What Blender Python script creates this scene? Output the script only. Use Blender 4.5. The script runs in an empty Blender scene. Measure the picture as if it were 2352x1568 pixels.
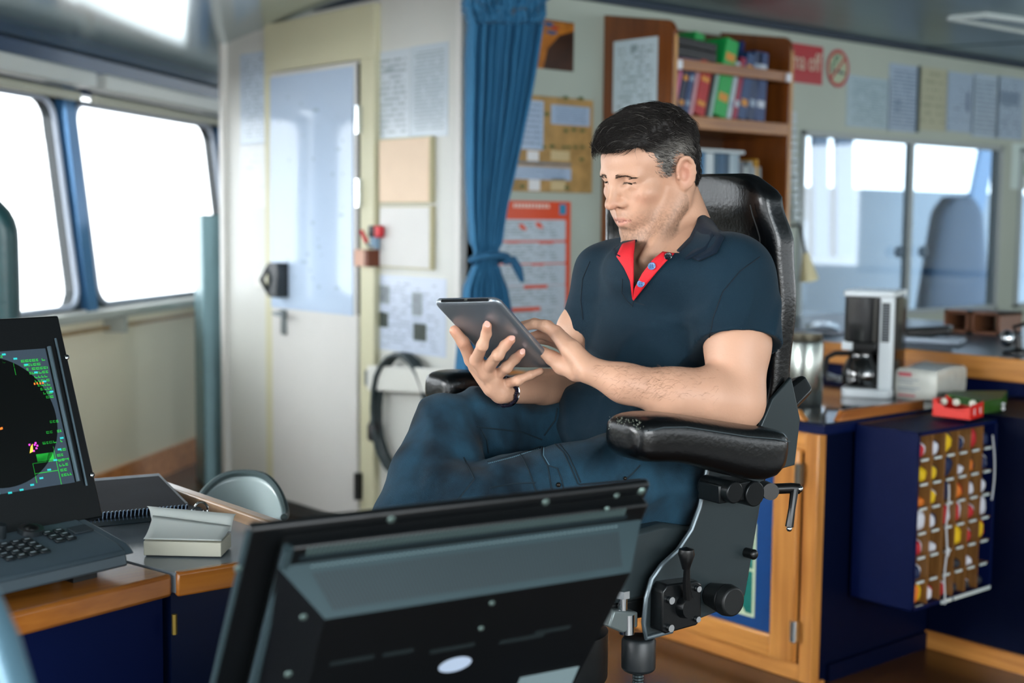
import bpy, bmesh, math, random
import numpy as np
from mathutils import Vector, Matrix, noise
random.seed(7); np.random.seed(7)
scene=bpy.context.scene; COL=scene.collection
# ---------------- camera, world, exposure ----------------
F=3100.; H=1.3; YAW=49.5
def _rx(a):
    c,s=math.cos(a),math.sin(a); return np.array([[1,0,0],[0,c,-s],[0,s,c]])
def _rz(a):
    c,s=math.cos(a),math.sin(a); return np.array([[c,-s,0],[s,c,0],[0,0,1]])
RC=_rz(math.radians(YAW-90))@_rx(math.radians(90-5.15))@_rz(math.radians(0.6))
cam=bpy.data.cameras.new('camera'); camo=bpy.data.objects.new('camera',cam); COL.objects.link(camo)
M4=np.eye(4); M4[:3,:3]=RC; M4[:3,3]=(0,0,H); camo.matrix_world=Matrix(M4.tolist())
cam.sensor_width=36; cam.lens=36*F/2352; cam.clip_start=.05; cam.clip_end=200
cam.dof.use_dof=True; cam.dof.focus_distance=2.25; cam.dof.aperture_fstop=3.0; cam.dof.aperture_blades=0
scene.camera=camo
w=bpy.data.worlds.new('overcast_sky'); scene.world=w; w.use_nodes=True
wn=w.node_tree.nodes; bg=wn['Background']; bg.inputs[0].default_value=(.90,.96,1,1); bg.inputs[1].default_value=2.6
scene.view_settings.view_transform='Standard'; scene.view_settings.look='None'
scene.view_settings.exposure=0.85; scene.view_settings.gamma=1; scene.view_settings.use_curve_mapping=False
def area(name,loc,aim,sx,sy,power,col=(1,1,1)):
    l=bpy.data.lights.new(name,'AREA'); l.shape='RECTANGLE'; l.size=sx; l.size_y=sy; l.energy=power; l.color=col
    o=bpy.data.objects.new(name,l); COL.objects.link(o); o.location=loc
    o.rotation_euler=(Vector(aim)-Vector(loc)).to_track_quat('-Z','Y').to_euler(); return o
# daylight falling in through the long window bands of the wheelhouse
area('window_daylight_port',(-2.6,3.4,1.9),(1.5,2.0,1.0),2.6,1.1,150,(.95,.98,1))
area('window_daylight_forward',(0.2,-3.4,1.9),(2.4,4.5,1.0),4.0,1.1,130,(.95,.98,1))
# ---------------- calibration helpers: pixel ray -> real point on a real plane ----------------
CP=np.array([0,0,H]); FW=np.array([math.cos(math.radians(YAW)),math.sin(math.radians(YAW)),0])
RT=np.array([FW[1],-FW[0],0]); UPV=np.array([0,0,1.])
def ray(u,v): return RC@np.array([(u-1176)/F,-(v-784)/F,-1.])
def U(u,v,d): r=ray(u,v); return CP+r*d/(r@FW)
def onx(u,v,x): r=ray(u,v); return CP+r*x/r[0]
def ony(u,v,y): r=ray(u,v); return CP+r*y/r[1]
def onz(u,v,z): r=ray(u,v); return CP+r*(z-H)/r[2]
def onp(u,v,p,n): r=ray(u,v); return CP+r*((np.array(p)-CP)@n)/(r@n)
def CD(x,d,z): return RT*x+FW*d+UPV*z       # camera-aligned floor axes
# ---------------- materials ----------------
def lin(c):
    if isinstance(c,str):
        c=c.lstrip('#'); c=[int(c[i:i+2],16)/255 for i in (0,2,4)]
    return tuple((x/12.92 if x<=.04045 else ((x+.055)/1.055)**2.4) for x in c)+(1,)
MATS={}
def mat(name,col,rough=.5,metal=0,var=0,vscale=8,bump=0,bscale=40,spec=.5,emit=None,es=1,stretch=None,col2=None,coat=0,sss=0,sheen=0,attr=None,trans=0,ior=1.45,detail=4):
    if name in MATS: return MATS[name]
    m=bpy.data.materials.new(name); m.use_nodes=True; nt=m.node_tree; N=nt.nodes; L=nt.links
    b=N['Principled BSDF']; b.inputs['Base Color'].default_value=lin(col); b.inputs['Roughness'].default_value=rough
    b.inputs['Metallic'].default_value=metal; b.inputs['Specular IOR Level'].default_value=spec
    b.inputs['Coat Weight'].default_value=coat; b.inputs['Coat Roughness'].default_value=.08; b.inputs['IOR'].default_value=ior
    if sss: b.inputs['Subsurface Weight'].default_value=sss; b.inputs['Subsurface Radius'].default_value=(.012,.005,.003); b.inputs['Subsurface Scale'].default_value=1
    if sheen: b.inputs['Sheen Weight'].default_value=sheen; b.inputs['Sheen Roughness'].default_value=.4
    if trans: b.inputs['Transmission Weight'].default_value=trans
    if emit: b.inputs['Emission Color'].default_value=lin(emit); b.inputs['Emission Strength'].default_value=es
    tc=N.new('ShaderNodeTexCoord'); mp=N.new('ShaderNodeMapping'); L.new(tc.outputs['Object'],mp.inputs[0])
    if stretch: mp.inputs['Scale'].default_value=stretch
    src=None
    if attr:
        a=N.new('ShaderNodeAttribute'); a.attribute_name=attr; src=a.outputs['Color']; L.new(src,b.inputs['Base Color'])
    if var or col2:
        n=N.new('ShaderNodeTexNoise'); n.inputs['Scale'].default_value=vscale; n.inputs['Detail'].default_value=detail; L.new(mp.outputs[0],n.inputs[0])
        if col2:
            r=N.new('ShaderNodeValToRGB'); r.color_ramp.elements[0].position=.35; r.color_ramp.elements[1].position=.65
            r.color_ramp.elements[0].color=lin(col); r.color_ramp.elements[1].color=lin(col2)
            L.new(n.outputs[0],r.inputs[0]); L.new(r.outputs[0],b.inputs['Base Color'])
        else:
            mx=N.new('ShaderNodeMix'); mx.data_type='RGBA'; mx.blend_type='MULTIPLY'; mx.inputs[0].default_value=1
            r=N.new('ShaderNodeMapRange'); r.inputs['From Min'].default_value=.3; r.inputs['From Max'].default_value=.7; r.inputs['To Min'].default_value=1-var; r.inputs['To Max'].default_value=1+var*.4
            L.new(n.outputs[0],r.inputs[0])
            cb=N.new('ShaderNodeCombineColor'); [L.new(r.outputs[0],cb.inputs[i]) for i in range(3)]
            mx.inputs[6].default_value=lin(col)
            if src: L.new(src,mx.inputs[6])
            L.new(cb.outputs[0],mx.inputs[7]); L.new(mx.outputs[2],b.inputs['Base Color'])
    if bump:
        n2=N.new('ShaderNodeTexNoise'); n2.inputs['Scale'].default_value=bscale; n2.inputs['Detail'].default_value=5; L.new(mp.outputs[0],n2.inputs[0])
        bp=N.new('ShaderNodeBump'); bp.inputs['Strength'].default_value=bump; bp.inputs['Distance'].default_value=.004
        L.new(n2.outputs[0],bp.inputs['Height']); L.new(bp.outputs[0],b.inputs['Normal'])
    MATS[name]=m; return m
def wood(name,c1,c2,axis=2,rough=.32,scale=1.):
    if name in MATS: return MATS[name]
    st=[26*scale]*3; st[axis]=1.6*scale
    m=mat(name,c1,rough,stretch=tuple(st),col2=c2,vscale=1.6,detail=6,coat=.25); return m
def paper_mat(name,base='#c4cfd6',ink='#5c6670',lines=18,dens=.5,rough=.35,block=None):
    """sheet with rows of illegible print, in the sheet's own UV"""
    if name in MATS: return MATS[name]
    m=bpy.data.materials.new(name); m.use_nodes=True; nt=m.node_tree; N=nt.nodes; L=nt.links; b=N['Principled BSDF']; b.inputs['Roughness'].default_value=rough
    uv=N.new('ShaderNodeUVMap'); sp=N.new('ShaderNodeSeparateXYZ'); L.new(uv.outputs[0],sp.inputs[0])
    def M(op,a,bb=None,c=None):
        n=N.new('ShaderNodeMath'); n.operation=op
        for i,x in enumerate((a,bb,c)):
            if x is None: continue
            if isinstance(x,(int,float)): n.inputs[i].default_value=x
            else: L.new(x,n.inputs[i])
        return n.outputs[0]
    x,y=sp.outputs[0],sp.outputs[1]
    row=M('MULTIPLY',y,lines); fr=M('FRACT',row); rid=M('FLOOR',row)
    inrow=M('LESS_THAN',fr,.42)
    cv=N.new('ShaderNodeCombineXYZ'); L.new(M('MULTIPLY',x,9.),cv.inputs[0]); L.new(M('MULTIPLY',rid,7.31),cv.inputs[1])
    ns=N.new('ShaderNodeTexNoise'); ns.inputs['Scale'].default_value=1.2; ns.inputs['Detail'].default_value=2; L.new(cv.outputs[0],ns.inputs[0])
    word=M('GREATER_THAN',ns.outputs[0],1-dens)
    mg=M('MULTIPLY',M('MULTIPLY',M('GREATER_THAN',x,.1),M('LESS_THAN',x,.9)),M('MULTIPLY',M('GREATER_THAN',y,.06),M('LESS_THAN',y,.93)))
    f=M('MULTIPLY',M('MULTIPLY',inrow,word),mg)
    if block:
        for (x0,y0,x1,y1) in block:
            bx=M('MULTIPLY',M('MULTIPLY',M('GREATER_THAN',x,x0),M('LESS_THAN',x,x1)),M('MULTIPLY',M('GREATER_THAN',y,y0),M('LESS_THAN',y,y1)))
            f=M('MAXIMUM',f,bx)
    mx=N.new('ShaderNodeMix'); mx.data_type='RGBA'; L.new(M('MULTIPLY',f,.8),mx.inputs[0]); mx.inputs[6].default_value=lin(base); mx.inputs[7].default_value=lin(ink)
    L.new(mx.outputs[2],b.inputs['Base Color']); MATS[name]=m; return m
# ---------------- mesh builder ----------------
def T(loc=(0,0,0),rz=0,rx=0,ry=0):
    return np.array(Matrix.Translation(Vector(loc))@Matrix.Rotation(math.radians(rz),4,'Z')@Matrix.Rotation(math.radians(ry),4,'Y')@Matrix.Rotation(math.radians(rx),4,'X'))
def TA(o,x,y,z):
    m=np.eye(4); m[:3,0]=x; m[:3,1]=y; m[:3,2]=z; m[:3,3]=o; return m
WM={}   # object -> world matrix at build time
class MB:
    def __init__(s,M=None): s.v=[]; s.f=[]; s.mi=[]; s.uv={}; s.M=np.eye(4) if M is None else np.array(M,float); s.cur=0
    def add(s,vs,fs,uvs=None):
        n=len(s.v); 
        for p in vs:
            q=s.M@np.array([p[0],p[1],p[2],1.]); s.v.append(q[:3])
        for k,f in enumerate(fs):
            if uvs: s.uv[len(s.f)]=uvs[k]
            s.f.append([n+i for i in f]); s.mi.append(s.cur)
        return s
    def box(s,c,d,rz=0,rx=0,ry=0):
        m=T(c,rz,rx,ry); h=[x/2 for x in d]
        vs=[(m@np.array([sx*h[0],sy*h[1],sz*h[2],1]))[:3] for sx in(-1,1) for sy in(-1,1) for sz in(-1,1)]
        return s.add(vs,[(0,1,3,2),(4,6,7,5),(0,4,5,1),(2,3,7,6),(0,2,6,4),(1,5,7,3)])
    def bx(s,x0,x1,y0,y1,z0,z1): return s.box(((x0+x1)/2,(y0+y1)/2,(z0+z1)/2),(abs(x1-x0),abs(y1-y0),abs(z1-z0)))
    def quad(s,a,b,c,d): return s.add([a,b,c,d],[(0,1,2,3)],[[(0,0),(1,0),(1,1),(0,1)]])
    def prism(s,poly,vec):
        poly=[np.array(p,float) for p in poly]; n=len(poly); vec=np.array(vec,float)
        vs=poly+[p+vec for p in poly]
        nrm=sum((np.cross(poly[i]-poly[0],poly[i+1]-poly[0]) for i in range(1,n-1)),np.zeros(3))
        fs=[tuple(range(n))[::-1],tuple(range(n,2*n))]+[(i,(i+1)%n,n+(i+1)%n,n+i) for i in range(n)]
        if nrm@vec<0: fs=[f[::-1] for f in fs]
        return s.add(vs,fs)
    def tube(s,path,r,n=10,cap=True):
        P=[np.array(p,float) for p in path]; 
        if not hasattr(r,'__len__'): r=[r]*len(P)
        vs=[];fs=[]; up=None
        for i,p in enumerate(P):
            t=P[min(i+1,len(P)-1)]-P[max(i-1,0)]; t=t/(np.linalg.norm(t)+1e-12)
            if up is None:
                up=np.array([0,0,1.]) if abs(t[2])<.9 else np.array([1.,0,0])
            a=np.cross(t,up); a/=np.linalg.norm(a)+1e-12; b=np.cross(a,t); up=b
            for k in range(n):
                th=2*math.pi*k/n; vs.append(p+r[i]*(math.cos(th)*a+math.sin(th)*b))
        for i in range(len(P)-1):
            for k in range(n): fs.append((i*n+k,i*n+(k+1)%n,(i+1)*n+(k+1)%n,(i+1)*n+k))
        if cap: fs.append(tuple(range(n))[::-1]); fs.append(tuple(range((len(P)-1)*n,len(P)*n)))
        fs=[f[::-1] for f in fs]
        return s.add(vs,fs)
    def cyl(s,a,b,r,n=24,r2=None): return s.tube([a,b],[r,r if r2 is None else r2],n)
    def lathe(s,prof,o=(0,0,0),n=28,sx=1,sy=1):
        vs=[(o[0]+r*math.cos(2*math.pi*k/n)*sx,o[1]+r*math.sin(2*math.pi*k/n)*sy,o[2]+z) for r,z in prof for k in range(n)]
        fs=[(i*n+k,i*n+(k+1)%n,(i+1)*n+(k+1)%n,(i+1)*n+k) for i in range(len(prof)-1) for k in range(n)]
        if prof[0][0]>1e-6: fs.append(tuple(range(n))[::-1])
        if prof[-1][0]>1e-6: fs.append(tuple(range((len(prof)-1)*n,len(prof)*n)))
        return s.add(vs,fs)
    def ell(s,c,r,n=20,m=None):
        vs=[];k=n//2
        R3=np.eye(3) if m is None else m
        for i in range(k+1):
            for j in range(n):
                a=math.pi*i/k; b=2*math.pi*j/n
                vs.append(np.array(c)+R3@np.array([r[0]*math.sin(a)*math.cos(b),r[1]*math.sin(a)*math.sin(b),r[2]*math.cos(a)]))
        fs=[(i*n+j,(i+1)*n+j,(i+1)*n+(j+1)%n,i*n+(j+1)%n) for i in range(k) for j in range(n)]
        return s.add(vs,fs)
    def grid(s,fn,nu,nv,closeu=False):
        vs=[fn(i/(nu if closeu else nu-1),j/(nv-1)) for j in range(nv) for i in range(nu)]
        fs=[];uv=[]
        for j in range(nv-1):
            for i in range(nu if closeu else nu-1):
                i2=(i+1)%nu; fs.append((j*nu+i,j*nu+i2,(j+1)*nu+i2,(j+1)*nu+i)); uv.append([(i/(nu-1),j/(nv-1)),((i+1)/(nu-1),j/(nv-1)),((i+1)/(nu-1),(j+1)/(nv-1)),(i/(nu-1),(j+1)/(nv-1))])
        return s.add(vs,fs,uv)
    def build(s,name,m,parent=None,bevel=0,seg=2,ang=35,solid=0,sub=0,origin=None):
        V=np.array(s.v,float)
        PM=WM.get(parent.name,np.eye(4)) if parent else np.eye(4)
        if parent is None:
            if origin is None:
                mn,mx=V.min(0),V.max(0); origin=((mn[0]+mx[0])/2,(mn[1]+mx[1])/2,mn[2])
            PM=np.array(Matrix.Translation(Vector(origin)))
        inv=np.linalg.inv(PM); V=V@inv[:3,:3].T+inv[:3,3]
        me=bpy.data.meshes.new(name); me.from_pydata(V.tolist(),[],s.f)
        for mm in (m if isinstance(m,(list,tuple)) else [m]): me.materials.append(mm)
        if any(s.mi): me.polygons.foreach_set('material_index',s.mi)
        if s.uv:
            l=me.uv_layers.new(name='UVMap')
            for fi,u in s.uv.items():
                for k,li in enumerate(me.polygons[fi].loop_indices): l.data[li].uv=u[k]
        me.shade_smooth(); me.set_sharp_from_angle(angle=math.radians(ang)); me.update()
        o=bpy.data.objects.new(name,me); COL.objects.link(o)
        if parent: o.parent=parent; WM[o.name]=PM
        else: o.location=origin; WM[o.name]=PM
        if solid: d=o.modifiers.new('s','SOLIDIFY'); d.thickness=solid; d.offset=0
        if bevel: d=o.modifiers.new('b','BEVEL'); d.width=bevel; d.segments=seg; d.limit_method='ANGLE'; d.angle_limit=math.radians(40)
        if sub: d=o.modifiers.new('ss','SUBSURF'); d.levels=sub; d.render_levels=sub
        return o
def thing(name,label,cat,loc=(0,0,0),rz=0,group=None,kind=None):
    o=bpy.data.objects.new(name,None); COL.objects.link(o); o.location=Vector(loc); o.rotation_euler=(0,0,math.radians(rz)); o.empty_display_size=.05
    WM[o.name]=T(loc,rz)
    if label: o['label']=label; o['category']=cat
    if group: o['group']=group
    if kind: o['kind']=kind
    return o
def tag(o,label,cat,group=None,kind=None):
    o['label']=label; o['category']=cat
    if group: o['group']=group
    if kind: o['kind']=kind
    return o
def struct(o): o['kind']='structure'; return o
def sheet(name,label,cat,plane,val,px,m,th=.0015,off=.002,group=None,parent=None,build=True):
    """a flat sheet on a wall plane ('x' or 'y'), between two pixels read off the photograph"""
    fn=onx if plane=='x' else ony
    a=fn(px[0],px[1],val); b=fn(px[2],px[3],val)
    mb=MB()
    if plane=='x':
        x=val-off; p=[(x,a[1],b[2]),(x,b[1],b[2]),(x,b[1],a[2]),(x,a[1],a[2])]; v=(th,0,0)
    else:
        y=val-off; p=[(a[0],y,b[2]),(b[0],y,b[2]),(b[0],y,a[2]),(a[0],y,a[2])]; v=(0,th,0)
    mb.quad(*p); mb.prism([np.array(q)+np.array(v)*.05 for q in p],v)
    if not build: return p
    o=mb.build(name,m,parent)
    if parent is None: tag(o,label,cat,group)
    return o
# common materials
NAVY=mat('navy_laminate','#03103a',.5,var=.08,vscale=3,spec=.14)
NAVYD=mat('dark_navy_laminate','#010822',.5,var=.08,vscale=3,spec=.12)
OAK=wood('oak','#cd8d48','#a96c32',2); OAKY=wood('oak_along_y','#cd8d48','#a96c32',1); OAKX=wood('oak_along_x','#b0703a','#8a4f20',0)
TEAK=wood('teak_board','#7a4318','#5e3010',2); TEAKY=wood('teak_y','#a5713f','#7d4f28',0)
WHITE=mat('white_enamel','#d9d8d3',.4,var=.03); CREAM=mat('cream_enamel','#cbc8a9',.45,var=.05,vscale=2)
BLACK=mat('black_plastic','#0c0d0e',.35,var=.1); GREY=mat('grey_metal','#7e8688',.35,metal=.6)
CHROME=mat('chrome','#c8cdd0',.12,metal=1); PAPERW=mat('white_paper','#dfe2e4',.5,var=.03)
# ================= ROOM =================
CH=2.18; YB=3.91; XD=3.10
a=radA=math.radians(39); WD=np.array([math.cos(a),math.sin(a),0]); WN=np.array([-math.sin(a),math.cos(a),0]); W0=np.array([2.97,6.20,0])
def wp(s,t,z): return W0+WD*s+WN*t+np.array([0,0,z])
floor_m=mat('floor_vinyl','#4b3018',.25,var=.25,vscale=5,stretch=(1,6,1))
mb=MB(); mb.bx(-7,11,-5,11,-.06,0); struct(mb.build('floor',floor_m))
ceil_m=mat('ceiling_metal_panel','#8197a0',.34,metal=.85,var=.12,vscale=3,stretch=(.3,3,1),spec=.4)
# ceiling stops .9 m short of the slanting side wall, where a soffit slopes down
mb=MB(); pass
mb.prism([(-5,-4,CH),(11,-4,CH),(11,10,CH),tuple(wp(4.4,-1.6,CH)),tuple(wp(-7,-1.6,CH))],(0,0,.05)); struct(mb.build('ceiling',ceil_m))
mb=MB()
_sf=lambda a,b:(lambda t:wp(-7+11.4*a,t,CH-.2*max(0,(t+1.6)/1.72)**2.2))(-1.62+1.74*b)
mb.grid(_sf,4,30)
struct(mb.build('ceiling_soffit',mat('soffit_metal','#c6d6da',.17,metal=.85,var=.05,vscale=3),ang=180,solid=.01))
seam_m=mat('ceiling_seam','#16323a',.5)
def seam(n,u0,v0,u1,v1,ext=0):
    p,q=onz(u0,v0,CH),onz(u1,v1,CH); d=(q-p)/np.linalg.norm(q-p); p=p-d*ext;q=q+d*ext; nn=np.array([-d[1],d[0],0])*.008
    mb=MB(); mb.prism([p-nn-UPV*.003,q-nn-UPV*.003,q+nn-UPV*.003,p+nn-UPV*.003],(0,0,.004)); struct(mb.build('trim_%d'%n,seam_m))
seam(1,0,122,470,0,.3); seam(2,2135,108,2352,97,1.0); seam(3,520,62,900,-12,.0)
# side wall (slanting) --------------------------------------------------
beige=mat('beige_wall','#ece5cb',.5,var=.05,vscale=1.5)
navyp=mat('navy_paint','#173a5c',.4,var=.05); bluep=mat('blue_mullion','#3c6e9a',.3,metal=.3)
def wbox(mb,s0,s1,t0,t1,z0,z1,t2=0,t3=0):   # t2,t3: extra outward lean at the top
    mb.prism([wp(s0,t0,z0),wp(s1,t0,z0),wp(s1,t0+t2,z1),wp(s0,t0+t2,z1)],(WN*(t1-t0)))
mb=MB(); wbox(mb,-7,4.4,0,.12,0,.885); struct(mb.build('wall_left',beige))
mb=MB(); wbox(mb,-7,4.4,.08,.16,1.84,2.0); struct(mb.build('wall_left_header',navyp))
mb=MB(); wbox(mb,-7,1.6,-.0,.07,1.925,1.995); struct(mb.build('trim_4',navyp))
mb=MB(); wbox(mb,-7,4.4,-.02,.0,0,.13); struct(mb.build('baseboard_left',wood('oak_baseboard','#dc9458','#c07a40',0)))
mb=MB(); wbox(mb,-7,4.4,-.035,.02,.785,.80); struct(mb.build('trim_5',wood('oak_sill','#a88a5a','#8c6c3a',0)))
mb=MB(); wbox(mb,-7,4.4,-.02,.14,.86,.885); struct(mb.build('trim_6',WHITE))
# windows: pitch 1.55 along the wall, each pane's opening leans outward
def ro(s0,s1,z0,z1,t,r=.09,n=6):
    pts=[]
    for (cs,cz,a0) in ((s1-r,z1-r,0),(s0+r,z1-r,90),(s0+r,z0+r,180),(s1-r,z0+r,270)):
        for k in range(n+1):
            an=math.radians(a0+90*k/n); s_=cs+r*math.cos(an); z_=cz+r*math.sin(an); pts.append((s_,z_))
    return pts
glass=mat('window_glass','#ffffff',.0,trans=1,ior=1.02,spec=.2)
def lean(z): return .11*(z-.88)/.9
k=0
for s1 in (.99,-.60-.0,-2.17,-3.74,-5.31):
    k+=1; s0=s1-1.50 if k>1 else -.56
    if k==2: s1=-.74; s0=-2.10
    outer=[(s0-.04,.885),(s1+.04,.885),(s1+.04,1.90),(s0-.04,1.90)]
    inner=ro(s0,s1,.90,1.80,0)
    w1=thing('window_%d'%k,None,None,wp((s0+s1)/2,0,.885),kind='structure')
    # frame ring : outer rectangle to rounded inner opening
    mb=MB(); n=len(inner); outp=[]
    for (s_,z_) in inner:
        ds=(s_-(s0+s1)/2)/((s1-s0)/2); dz=(z_-1.35)/.45
        m=max(abs(ds),abs(dz)); outp.append(((s0+s1)/2+ds/m*((s1-s0)/2+.045),1.35+dz/m*.47+.0))
    vs=[wp(p[0],.0+lean(p[1]),p[1]) for p in outp]+[wp(p[0],.0+lean(p[1]),p[1]) for p in inner]+[wp(p[0],.06+lean(p[1]),p[1]) for p in inner]
    fs=[(i,(i+1)%n,n+(i+1)%n,n+i) for i in range(n)]+[(n+i,n+(i+1)%n,2*n+(i+1)%n,2*n+i) for i in range(n)]
    mb.add(vs,fs); mb.build('window_frame',mat('frame_dark','#2a3438',.4),w1)
    mb=MB(); p=[wp(q[0],.055+lean(q[1]),q[1]) for q in inner]; mb.prism(p,WN*.004); mb.build('pane',glass,w1)
    rim=[wp(q[0],-.004+lean(q[1]),q[1]) for q in inner]; mb=MB(); mb.tube(rim+[rim[0]],.012,8); mb.build('window_seal',mat('window_seal','#aeb9c9',.4),w1)
# mullion posts
for j,s in enumerate((-.665,-2.14,-3.71,-5.28,1.06)):
    mb=MB(); wbox(mb,s-.045,s+.045,-.03,.06,.86,1.95,.11,.11); struct(mb.build('trim_%d'%(10+j),bluep))
mb=MB(); wbox(mb,1.06,4.2,-.05,.1,.86,2.0,.1); struct(mb.build('wall_left_panel',mat('dark_teal_paint','#12353f',.5)))
# blinds cassettes
for j,(s0,s1) in enumerate(((-2.0,-.69),(-.60,1.0),(-3.6,-2.2))):
    lab=['white rolled blind cassette above the left side window beside the blue mullion','white rolled blind cassette above the side window nearest the grey locker','white rolled blind cassette above the side window off to the far left'][j]
    t=thing('roller_blind',lab,'blind',wp((s0+s1)/2,-.02,1.82),group='roller blinds above the side windows')
    mb=MB(); wbox(mb,s0,s1,-.08,.02,1.85,1.92); mb.build('cassette',mat('blind_white','#c9cdc8',.4),t,bevel=.01)
    mb=MB(); mb.tube([wp(s0+.03,-.0,1.815),wp(s1-.03,-.0,1.815)],.022,10); mb.build('roll',mat('blind_roll','#b6b7a6',.5),t)
# sill handrail
t=thing('handrail','pale handrail running along the window sill on short brackets','handrail',wp(-.5,-.1,.78))
mb=MB(); wbox(mb,-3,1.2,-.12,-.07,.845,.885); mb.build('rail',mat('rail_paint','#a8ada4',.4),t,bevel=.008)
for s in (-2.4,-1.6,-.5,.6):
    mb=MB(); wbox(mb,s-.02,s+.02,-.10,.0,.77,.85); mb.build('bracket',mat('rail_paint','#a8ada4',.4),t)
# central block ---------------------------------------------------------
dwall=mat('door_wall_enamel','#cfd0ca',.38,var=.03,vscale=2)
bwall=mat('back_wall_enamel','#a9b4a9',.42,var=.05,vscale=2)
YL=5.72
mb=MB(); mb.prism([(XD,YB,0),(XD,YL,0),(XD+.05,YL,0),(XD+.05,YB,0)],(0,0,CH)); struct(mb.build('wall_door_side',dwall))
mb=MB(); mb.bx(XD+.05,7,YL-.05,YL,0,CH); struct(mb.build('wall_block_end',dwall))
for j,y in enumerate((YL-.01,YB+.02)):
    mb=MB(); mb.bx(XD-.025,XD+.01,y-.03,y+.01,0,CH); struct(mb.build('trim_%d'%(20+j),WHITE,bevel=.006))
ceilrail=mat('ceiling_rail','#1a2c3e',.5)
mb=MB(); mb.bx(XD-.03,XD+.0,YB,YL,CH-.02,CH); struct(mb.build('trim_22',ceilrail))
mb=MB(); mb.bx(XD,9,YB-.03,YB,CH-.025,CH); struct(mb.build('trim_23',ceilrail))
# door frame + door
def px_y(u,v): return onx(u,v,XD)[1]
yl,yr=5.235,4.545
mb=MB(); zt=2.14
for (y0,y1,z0,z1) in ((yl+.0,yl+.06,.05,1.93),(yr-.10,yr-.0,.05,1.93),(yr-.1,yl+.06,1.93,zt)):
    mb.bx(XD-.03,XD+.01,y0,y1,z0,z1)
struct(mb.build('door_1_frame',CREAM,bevel=.004))
d=thing('door_1',None,None,(XD-.02,(yl+yr)/2,.05),kind='structure')
mb=MB(); mb.bx(XD-.035,XD-.005,yr+.012,yl-.005,.055,1.925); mb.build('door_leaf',mat('door_enamel','#d2d1cd',.35,var=.02),d,bevel=.004)
mb=MB(); mb.bx(XD-.0345,XD-.0,yr+.0,yr+.012,.91,1.915); mb.build('door_gap_seal',BLACK,d)
mb=MB(); mb.quad((XD-.041,yl-.01,.905),(XD-.041,yr+.035,.905),(XD-.041,yr+.035,1.905),(XD-.041,yl-.01,1.905)); mb.bx(XD-.0405,XD-.035,yr+.035,yl-.01,.905,1.905)
mb.build('notice_board',paper_mat('board_print','#b9cbe0','#9fb0c0',30,.36,.07),d)
for z in (1.69,1.40,.21):
    mb=MB(); mb.bx(XD-.05,XD-.03,yr-.02,yr+.006,z-.055,z+.055); mb.tube([(XD-.052,yr-.004,z-.055),(XD-.052,yr-.004,z+.055)],.008,8); mb.build('hinge',CHROME if z>1 else BLACK,d)
# lever handle
a1=onx(655,735,XD-.03)
mb=MB(); mb.bx(XD-.045,XD-.035,a1[1]-.025,a1[1]+.015,.79,.90); mb.tube([(XD-.04,a1[1]-.0,.885),(XD-.09,a1[1],.885),(XD-.095,a1[1]-.1,.878)],.008,8); mb.build('door_handle',GREY,d,bevel=.002)
c1=onx(645,642,XD-.05)
mb=MB(); mb.bx(XD-.1,XD-.04,c1[1]-.05,c1[1]+.03,c1[2]-.075,c1[2]+.075); mb.tube([(XD-.09,c1[1]+.03,c1[2]-.06),(XD-.12,c1[1]+.045,c1[2]),(XD-.09,c1[1]+.03,c1[2]+.06)],.012,8)
mb.build('door_lock',mat('lock_black','#1d2427',.25,spec=.6),d,bevel=.012)
mb=MB(); mb.bx(XD-.05,XD,yr-.1,yl+.06,0,.05); struct(mb.build('trim_24',mat('sill_dark','#3a3c3c',.4)))
# switch
t=thing('light_switch','small white light switch on the pillar left of the white door','switch',onx(604,660,XD))
q0,q1=onx(590,622,XD),onx(618,662,XD)
mb=MB(); mb.bx(XD-.012,XD,q1[1],q0[1],q1[2],q0[2]); mb.build('plate',mat('switch_white','#dcdcd4',.4),t,bevel=.004)
mb=MB(); mb.bx(XD-.018,XD-.01,q1[1]+.02,q0[1]-.03,q1[2]+.02,q0[2]-.02); mb.build('rocker',mat('switch_white','',.4),t,bevel=.002)
# papers on door wall
PA=paper_mat('sheet_a','#c3d2e0','#8a98a6',22,.5,.2); PB=paper_mat('sheet_b','#c9d3da','#8c989e',16,.55,.22,[(.3,.75,.55,.8)])
PC=paper_mat('sheet_c','#d6dadb','#b4babd',10,.4,.3)
sheet('paper_notice','tall narrow laminated paper notice on the pillar left of the door','notice','x',XD,(552,126,613,330),PA)
sheet('paper_notice','lower laminated paper notice on the pillar left of the door','notice','x',XD,(552,333,613,475),PC)
sheet('paper_notice','large laminated sheet with a bent white reflection right of the door, left of two','notice','x',XD,(860,122,942,315),PB)
sheet('paper_notice','large laminated printed sheet right of the door, beside the curtain','notice','x',XD,(944,108,1030,312),paper_mat('sheet_d','#c2ced6','#8d9aa2',24,.6,.2))
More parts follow.
